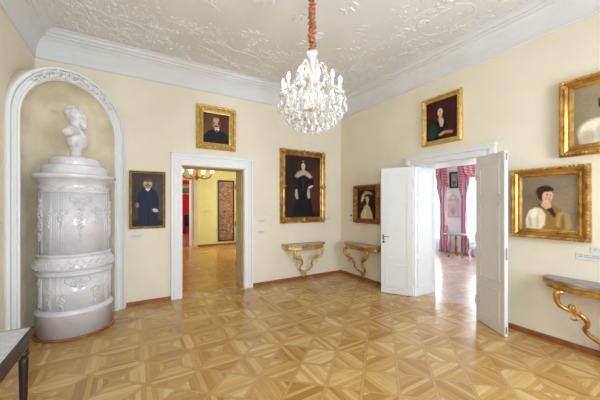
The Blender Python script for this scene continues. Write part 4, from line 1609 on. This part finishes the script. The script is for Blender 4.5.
struct('ceiling_yellow_room', MB().box(-6.3, TA, 4.2, 0.3, YA + 0.5, 4.3), M['ceiling'], 'ceiling of the yellow room', 'ceiling')
b = MB()
b.box(FD[1] - 0.0, YA - 0.03, 0, FD[1] + 0.20, YA, 2.80).box(FD[1] + 0.05, YA - 0.045, 0, FD[1] + 0.13, YA - 0.03, 2.76)
b.box(FD[0] - 0.2, YA - 0.03, 0, FD[0], YA, 2.80).box(FD[0], YA - 0.03, 2.62, FD[1], YA, 2.80).box(FD[0] - 0.22, YA - 0.06, 2.80, FD[1] + 0.22, YA, 2.84)
struct('trim_12', b, M['beige'], 'pale casing of the doorway from yellow to red room', 'door casing')
struct('trim_13', MB().box(FD[1] - 0.02, YA, 0, FD[1], YA + 0.5, 2.62), M['trim'], 'white jamb between yellow and red room', 'door jamb')
struct('baseboard_yellow_room', MB().box(FD[1] + 0.2, YA - 0.02, 0, 0, YA, 0.07), M['baseboard'], 'wooden baseboard of the yellow wall', 'baseboard')

# framed textile panel
t = thing('textile_panel', 'tall narrow framed floral textile hanging on the yellow wall', 'wall hanging', (-1.045, YA, 0.15), 0)
W, H, fw = 0.67, 2.49, 0.055
frame_mesh(W, H, [(0, 0), (0, 0.03), (0.012, 0.04), (fw - 0.012, 0.035), (fw, 0.02), (fw, 0.01)], []).build('frame', M['darkwood'], t)
rs = random.Random(21)
ops = []
for k in range(190):
    ops.append(('e', rs.random(), rs.random(), rs.uniform(.006, .018), rs.uniform(.005, .016), rs.uniform(0, 180), rs.choice([(150, 78, 54), (128, 84, 58), (186, 152, 108), (104, 76, 54), (176, 140, 98), (92, 68, 50)]), .5))
img, nx, ny = paint(W - 2 * fw, H - 2 * fw, ((140, 100, 66), (164, 124, 84)), ops, 150, 5)
cv = canvas(W - 2 * fw + .01, H - 2 * fw + .01, img, nx, ny, t, -0.018)
cv.name = 'textile'
cv.location = (0, 0, fw - .005)
plate('picture_label', 'small label on the yellow wall left of the tall textile', 'label', (-1.81, YA, 1.375), 0, 0.22, 0.06, 1, m_=M['beige'])

# brass chandelier
c2 = thing('brass_chandelier', 'brass chandelier with glowing glass shades in the yellow room', 'chandelier', (-2.866, 2.5, 2.28), 0.2)
b = MB()
b.lathe([(0.0, 0.0), (0.02, 0.02), (0.03, 0.04), (0.05, 0.06), (0.085, 0.09), (0.07, 0.12), (0.03, 0.14), (0.02, 0.22), (0.035, 0.26), (0.02, 0.32), (0.012, 0.5), (0.012, 1.85), (0.06, 1.88), (0.08, 1.92)], seg=20)
b.build('stem', M['brass'], c2)
for k in range(8):
    a = 2 * PI * k / 8
    c, s_ = math.cos(a), math.sin(a)
    b = MB()
    b.tube(cr([(0.05 * c, 0.05 * s_, 0.10), (0.16 * c, 0.16 * s_, 0.06), (0.30 * c, 0.30 * s_, 0.08), (0.40 * c, 0.40 * s_, 0.15), (0.42 * c, 0.42 * s_, 0.20)], 4), 0.010, 6)
    b.lathe([(0.012, 0.19), (0.035, 0.205), (0.02, 0.215)], 0.42 * c, 0.42 * s_, 12)
    arm = b.build('lamp_arm', M['brass'], c2)
    b = MB()
    b.lathe([(0.02, 0.21), (0.045, 0.235), (0.055, 0.27), (0.048, 0.30), (0.060, 0.335), (0.054, 0.335), (0.0, 0.30)], 0.42 * c, 0.42 * s_, 12)
    b.build('glass_shade', M['shaderglass'], arm)

# ------------------------------------------------------------------ red room
struct('floor_red_room', MB().box(-5.2, YA + 0.25, -0.10, 0.3, 12.5, 0), mat('reddish floor', rgb(176, 120, 84), 0.3, col2=rgb(160, 104, 70), nscale=5), 'reddish wooden floor of the red room', 'floor')
struct('wall_red_room_far', MB().box(-5.2, 12.0, 0, 0.3, 12.3, 4.2), M['red'], 'red wall at the end of the enfilade', 'wall')
struct('wall_red_room_right', MB().box(0.0, YA + 0.5, 0, 0.3, 12.0, 4.2), M['red'], 'red side wall of the red room', 'wall')
b = MB()
b.box(-5.2, YA + 0.5, 0, -4.9, 8.3, 4.2).box(-5.2, 9.7, 0, -4.9, 12.0, 4.2).box(-5.2, 8.3, 0, -4.9, 9.7, 0.6).box(-5.2, 8.3, 3.1, -4.9, 9.7, 4.2)
struct('wall_red_room_left', b, M['red'], 'red left wall with an opening added for the fill lamp', 'wall')  # unseen opening, added to pass the lamp's light
struct('ceiling_red_room', MB().box(-5.2, YA + 0.5, 4.2, 0.3, 12.3, 4.3), M['ceiling'], 'ceiling of the red room', 'ceiling')
t = thing('landscape_painting', 'small gilt framed landscape on the red wall seen through two doorways', 'painting', (-1.80, 12.0, 2.22), 0)
frame_mesh(1.1, 0.62, prof_std(0.09, 0.06), []).build('frame', M['goldpale'], t)
img, nx, ny = paint(0.92, 0.44, ((92, 88, 58), (130, 122, 86)), [('p', [(0, .6), (1, .7), (1, 1), (0, 1)], (176, 172, 140), .1), ('e', .3, .4, .2, .2, 0, (60, 66, 40), .6)], 50, 8)
canvas(0.93, 0.45, img, nx, ny, t, -0.02).location = (0, 0, 0.085)
t = thing('upholstered_chair', 'dark chair standing against the red wall', 'chair', (-1.62, 11.45, 0), 0)
MB().cbox(-0.25, -0.25, 0.42, 0.25, 0.25, 0.50, 0.02).build('seat', M['black'], t)
MB().cbox(-0.25, 0.20, 0.50, 0.25, 0.26, 1.05, 0.02).build('backrest', M['black'], t)
for lx in (-0.22, 0.22):
    for ly in (-0.22, 0.22):
        MB().box(lx - 0.02, ly - 0.02, 0, lx + 0.02, ly + 0.02, 0.43).build('leg', M['black'], t)

# ------------------------------------------------------------------ white room beyond the right wall
XW = 5.02
struct('floor_white_room', MB().box(0.30, -4.8, -0.10, XW + 0.3, 2.9, 0), M['parquet3'], 'shiny parquet of the white room, paled by painted-in reflections', 'floor')
W3 = [(-1.60, -0.30), (0.42, 1.72)]
b = MB()
ys = [-4.5, W3[0][0], W3[0][1], W3[1][0], W3[1][1], 2.7]
for i in range(0, 6, 2):
    b.box(XW, ys[i], 0, XW + 0.4, ys[i + 1], 4.2)
for w in W3:
    b.box(XW, w[0], 0, XW + 0.4, w[1], 0.45)
    b.box(XW, w[0], 3.05, XW + 0.4, w[1], 4.2)
struct('wall_white_room_far', b, M['whiteroom'], 'white window wall with curtains', 'wall')
struct('wall_white_room_left', MB().box(TB, 2.7, 0, XW + 0.4, 3.0, 4.2), M['whiteroom'], 'white wall left in the white room', 'wall')
b = MB()
b.box(TB, -4.8, 0, 1.95, -4.5, 4.2).box(3.85, -4.8, 0, XW + 0.4, -4.5, 4.2).box(1.95, -4.8, 0, 3.85, -4.5, 0.45).box(1.95, -4.8, 3.05, 3.85, -4.5, 4.2)
struct('wall_white_room_right', b, M['whiteroom'], 'white wall right in the white room', 'wall')
struct('wall_white_room_near', MB().box(TB, TA, 0, TB + 0.2, 2.7, 4.2), M['whiteroom'], 'white wall beside the doorway inside the white room', 'wall')
struct('ceiling_white_room', MB().box(TB, -4.8, 4.2, XW + 0.4, 3.0, 4.3), M['whiteroom'], 'ceiling of the white room', 'ceiling')
struct('baseboard_white_room', MB().box(XW - 0.02, -4.5, 0, XW, 2.7, 0.12), M['trim'], 'white baseboard under the windows', 'baseboard')
for i, w in enumerate(W3):
    t = thing('window_%d' % (i + 3), 'bright window of the white room, %s the pier' % ('right of' if i == 0 else 'left of'), 'window', (XW + 0.2, (w[0] + w[1]) / 2, 0.45), -PI / 2, kind='structure')
    hw = 0.65
    f = MB()
    f.box(-hw, -0.04, 0, -hw + 0.06, 0.04, 2.6).box(hw - 0.06, -0.04, 0, hw, 0.04, 2.6).box(-hw + 0.06, -0.04, 0, hw - 0.06, 0.04, 0.06).box(-hw + 0.06, -0.04, 2.54, hw - 0.06, 0.04, 2.6)
    f.box(-0.04, -0.035, 0.06, 0.04, 0.035, 2.54).box(-hw + 0.06, -0.03, 1.75, -0.04, 0.03, 1.81).box(0.04, -0.03, 1.75, hw - 0.06, 0.03, 1.81)
    f.build('window_frame', M['trim'], t)
    for sx_ in (-1, 1):
        MB().box(min(sx_ * 0.04, sx_ * (hw - 0.06)), -0.003, 0.06, max(sx_ * 0.04, sx_ * (hw - 0.06)), 0.003, 2.54).build('pane', M['pane'], t)


def curtain(label, keys, loc, swag_keys, thick=0.012):
    """keys: (z, y_centre, width, fold amplitude); the cloth hangs in the y/z plane, folds along x"""
    t = thing('curtain', label, 'curtain', loc, 0, None)

    def cloth(keys, nf, mt, name, parent, xo=0.0):
        b = MB()
        N = 60
        K = 40
        zs = [k[0] for k in keys]
        front, back = [], []
        for j in range(K + 1):
            z = zs[0] + (zs[-1] - zs[0]) * j / K
            for q in range(len(keys) - 1):
                if (zs[q] - z) * (zs[q + 1] - z) <= 0:
                    break
            f = (z - zs[q]) / (zs[q + 1] - zs[q])
            f = f * f * (3 - 2 * f)
            c = keys[q][1] + (keys[q + 1][1] - keys[q][1]) * f
            w = keys[q][2] + (keys[q + 1][2] - keys[q][2]) * f
            am = keys[q][3] + (keys[q + 1][3] - keys[q][3]) * f
            r1, r2 = [], []
            for i in range(N + 1):
                u = i / N
                x = am * math.sin(u * nf * 2 * PI + 0.6 * math.sin(z * 2)) + xo
                y = c + (u - 0.5) * w
                r1.append(b.bm.verts.new((x, y, z)))
                r2.append(b.bm.verts.new((x + thick, y, z)))
            front.append(r1)
            back.append(r2)
        for j in range(K):
            for i in range(N):
                b._f([front[j][i], front[j][i + 1], front[j + 1][i + 1], front[j + 1][i]], True)
                b._f([back[j][i + 1], back[j][i], back[j + 1][i], back[j + 1][i + 1]], True)
            b._f([front[j][0], front[j + 1][0], back[j + 1][0], back[j][0]])
            b._f([front[j][N], back[j][N], back[j + 1][N], front[j + 1][N]])
        for i in range(N):
            b._f([front[0][i], back[0][i], back[0][i + 1], front[0][i + 1]])
            b._f([front[K][i + 1], back[K][i + 1], back[K][i], front[K][i]])
        return b.build(name, mt, parent)
    cloth(keys, 7, M['silkpink'], 'drape', t)
    for nm, sk in swag_keys:
        cloth(sk, 5, M['silkstripe'], nm, t, -0.09)
    b = MB()
    c = keys[0]
    return t


# local origin at floor next to the far wall; y here is world y
curtain('pink and red curtain left of the wall pier, tied in and spreading on the floor',
        [(0.02, 0.37, 0.46, 0.05), (0.5, 0.40, 0.34, 0.045), (1.1, 0.45, 0.20, 0.04), (1.6, 0.46, 0.18, 0.04), (2.3, 0.50, 0.34, 0.04), (3.0, 0.56, 0.46, 0.04)], (4.90, 0, 0),
        [('swag_tail', [(2.25, 0.24, 0.06, 0.02), (2.5, 0.30, 0.14, 0.03), (2.75, 0.34, 0.16, 0.04), (3.0, 0.36, 0.18, 0.04)]), ('valance', [(2.62, 0.78, 0.44, 0.03), (3.0, 0.74, 0.60, 0.04)])])
curtain('pink and red curtain right of the wall pier beside the bright window',
        [(0.02, -0.37, 0.42, 0.05), (0.4, -0.31, 0.28, 0.045), (0.9, -0.25, 0.17, 0.04), (1.8, -0.25, 0.19, 0.04), (2.5, -0.29, 0.30, 0.04), (3.0, -0.34, 0.42, 0.04)], (4.90, 0, 0),
        [('swag_tail', [(1.95, -0.22, 0.06, 0.02), (2.3, -0.20, 0.14, 0.03), (2.6, -0.19, 0.16, 0.04), (3.0, -0.18, 0.18, 0.04)]), ('valance', [(2.50, -0.78, 0.60, 0.03), (2.7, -0.72, 0.80, 0.04), (3.0, -0.72, 0.94, 0.04)])])
b = MB()
for (ya, yb) in ((-1.75, -0.05), (0.28, 1.9)):
    b.tube([(4.86, ya, 3.04), (4.86, yb, 3.04)], 0.018, 8)
    for ye in (ya + 0.1, yb - 0.1):
        b.tube([(4.86, ye, 3.04), (XW, ye, 3.04)], 0.010, 6)
    cr_ = b.build('curtain_rod', M['goldpale'])
    tag(cr_, 'gilt curtain rod over the window %s the pier' % ('right of' if ya < 0 else 'left of'), 'curtain rod')
    b = MB()

t = thing('framed_picture', 'small dark framed picture high on the white pier between the curtains', 'picture', (XW, 0.125, 2.21), RZ)
frame_mesh(0.30, 0.54, [(0, 0), (0, 0.05), (0.03, 0.055), (0.05, 0.035), (0.05, 0.01)], []).build('frame', M['black'], t)
img, nx, ny = paint(0.2, 0.44, ((150, 146, 150), (176, 170, 172)), [('e', .5, .6, .06, .10, 0, (190, 170, 160), .4), ('e', .5, .3, .12, .14, 0, (110, 104, 112), .5)], 60, 4)
canvas(0.21, 0.45, img, nx, ny, t, -0.02).location = (0, 0, 0.045)
t = thing('framed_picture', 'pale gilt framed picture with carved crest on the pier below the dark one', 'picture', (XW, 0.17, 1.22), RZ)
fb = frame_mesh(0.36, 0.62, prof_std(0.045, 0.04), [(0.01, .04, .03, .01, 'bead')])
for k in range(9):
    a = PI * k / 8
    fb.ell((0.10 * math.cos(a), -0.03, 0.64 + 0.10 * math.sin(a)), (0.035, 0.02, 0.025), None, 8, 5)
fb.ell((0, -0.03, 0.76), (0.04, 0.02, 0.05), None, 8, 6)
fb.build('frame', mat('pale carved frame', rgb(222, 196, 176), 0.5, 0.2), t)
img, nx, ny = paint(0.27, 0.53, ((206, 186, 188), (222, 206, 206)), [('e', .5, .62, .05, .07, 0, (222, 180, 160), .4), ('e', .5, .3, .14, .22, 0, (206, 150, 156), .5)], 60, 5)
canvas(0.28, 0.54, img, nx, ny, t, -0.015).location = (0, 0, 0.04)
b = MB()
b.box(-0.09, -0.01, 0, 0.09, 0, 0.06)
for k in range(5):
    b.box(-0.085, -0.014, 0.008 + k * 0.01, 0.085, -0.01, 0.012 + k * 0.01)
tag(b.build('air_vent', M['labelprint'], None, (XW, 0.18, 2.93), RZ), 'small grey vent grille at the top of the white pier', 'vent')

t = thing('pedestal_table', 'small round table with gilt pedestal between the curtains', 'table', (4.30, -0.34, 0), 0)
MB().lathe([(0.0, 0.70), (0.32, 0.70), (0.34, 0.712), (0.34, 0.728), (0.32, 0.74), (0, 0.74)], seg=32).build('tabletop', M['marblegrey'], t)
MB().lathe([(0.05, 0.10), (0.03, 0.18), (0.05, 0.30), (0.03, 0.42), (0.045, 0.6), (0.03, 0.66), (0.09, 0.70)], seg=16).build('pedestal', M['goldold'], t)
for k in range(3):
    a = k * 2 * PI / 3 + 0.4
    b = MB()
    b.tube(cr([(0.02 * math.cos(a), 0.02 * math.sin(a), 0.16), (0.14 * math.cos(a), 0.14 * math.sin(a), 0.14), (0.24 * math.cos(a), 0.24 * math.sin(a), 0.025)], 5), 0.022, 8)
    b.build('leg', M['goldold'], t)


def armchair(label, loc, rotz):
    t = thing('armchair', label, 'armchair', loc, rotz)
    MB().cbox(-0.30, -0.28, 0.34, 0.30, 0.25, 0.47, 0.04).build('seat', M['paleblue'], t)
    b = MB()
    b.cbox(-0.27, 0.22, 0.45, 0.27, 0.30, 1.0, 0.035)
    b.build('backrest', M['paleblue'], t)
    for s_ in (-1, 1):
        b = MB()
        b.tube(cr([(s_ * 0.29, 0.24, 0.70), (s_ * 0.32, 0.0, 0.71), (s_ * 0.31, -0.2, 0.69), (s_ * 0.29, -0.22, 0.60), (s_ * 0.29, -0.18, 0.46)], 5), 0.022, 8)
        b.build('armrest', M['trim'], t)
        for ly in (-0.24, 0.24):
            b = MB()
            b.tube(cr([(s_ * 0.26, ly, 0.36), (s_ * 0.29, ly * 1.06, 0.24), (s_ * 0.26, ly, 0.10), (s_ * 0.28, ly * 1.08, 0.0)], 4), [0.03] * 4 + [0.024] * 4 + [0.018] * 4 + [0.02], 8)
            b.build('leg', M['trim'], t)
    return t


armchair('pale blue armchair left of the left curtain in the white room', (4.40, 0.88, 0), -PI / 2 - 0.1)
armchair('pale blue armchair at the bright window right of the right curtain', (4.35, -1.12, 0), -PI / 2 + 0.1)

# ------------------------------------------------------------------ repeats share a group
for o in SC.objects:
    if o.parent is None:
        k = o.name.split('.')[0]
        g = {'portrait_painting': 'gilt framed portraits on the cream walls', 'picture_label': 'small white picture labels', 'console_table': 'gilded rococo wall consoles',
             'curtain': 'pink and red curtains in the white room', 'curtain_rod': 'curtain rods in the white room', 'armchair': 'pale blue armchairs in the white room', 'framed_picture': 'pictures on the white pier'}.get(k)
        if g:
            o['group'] = g
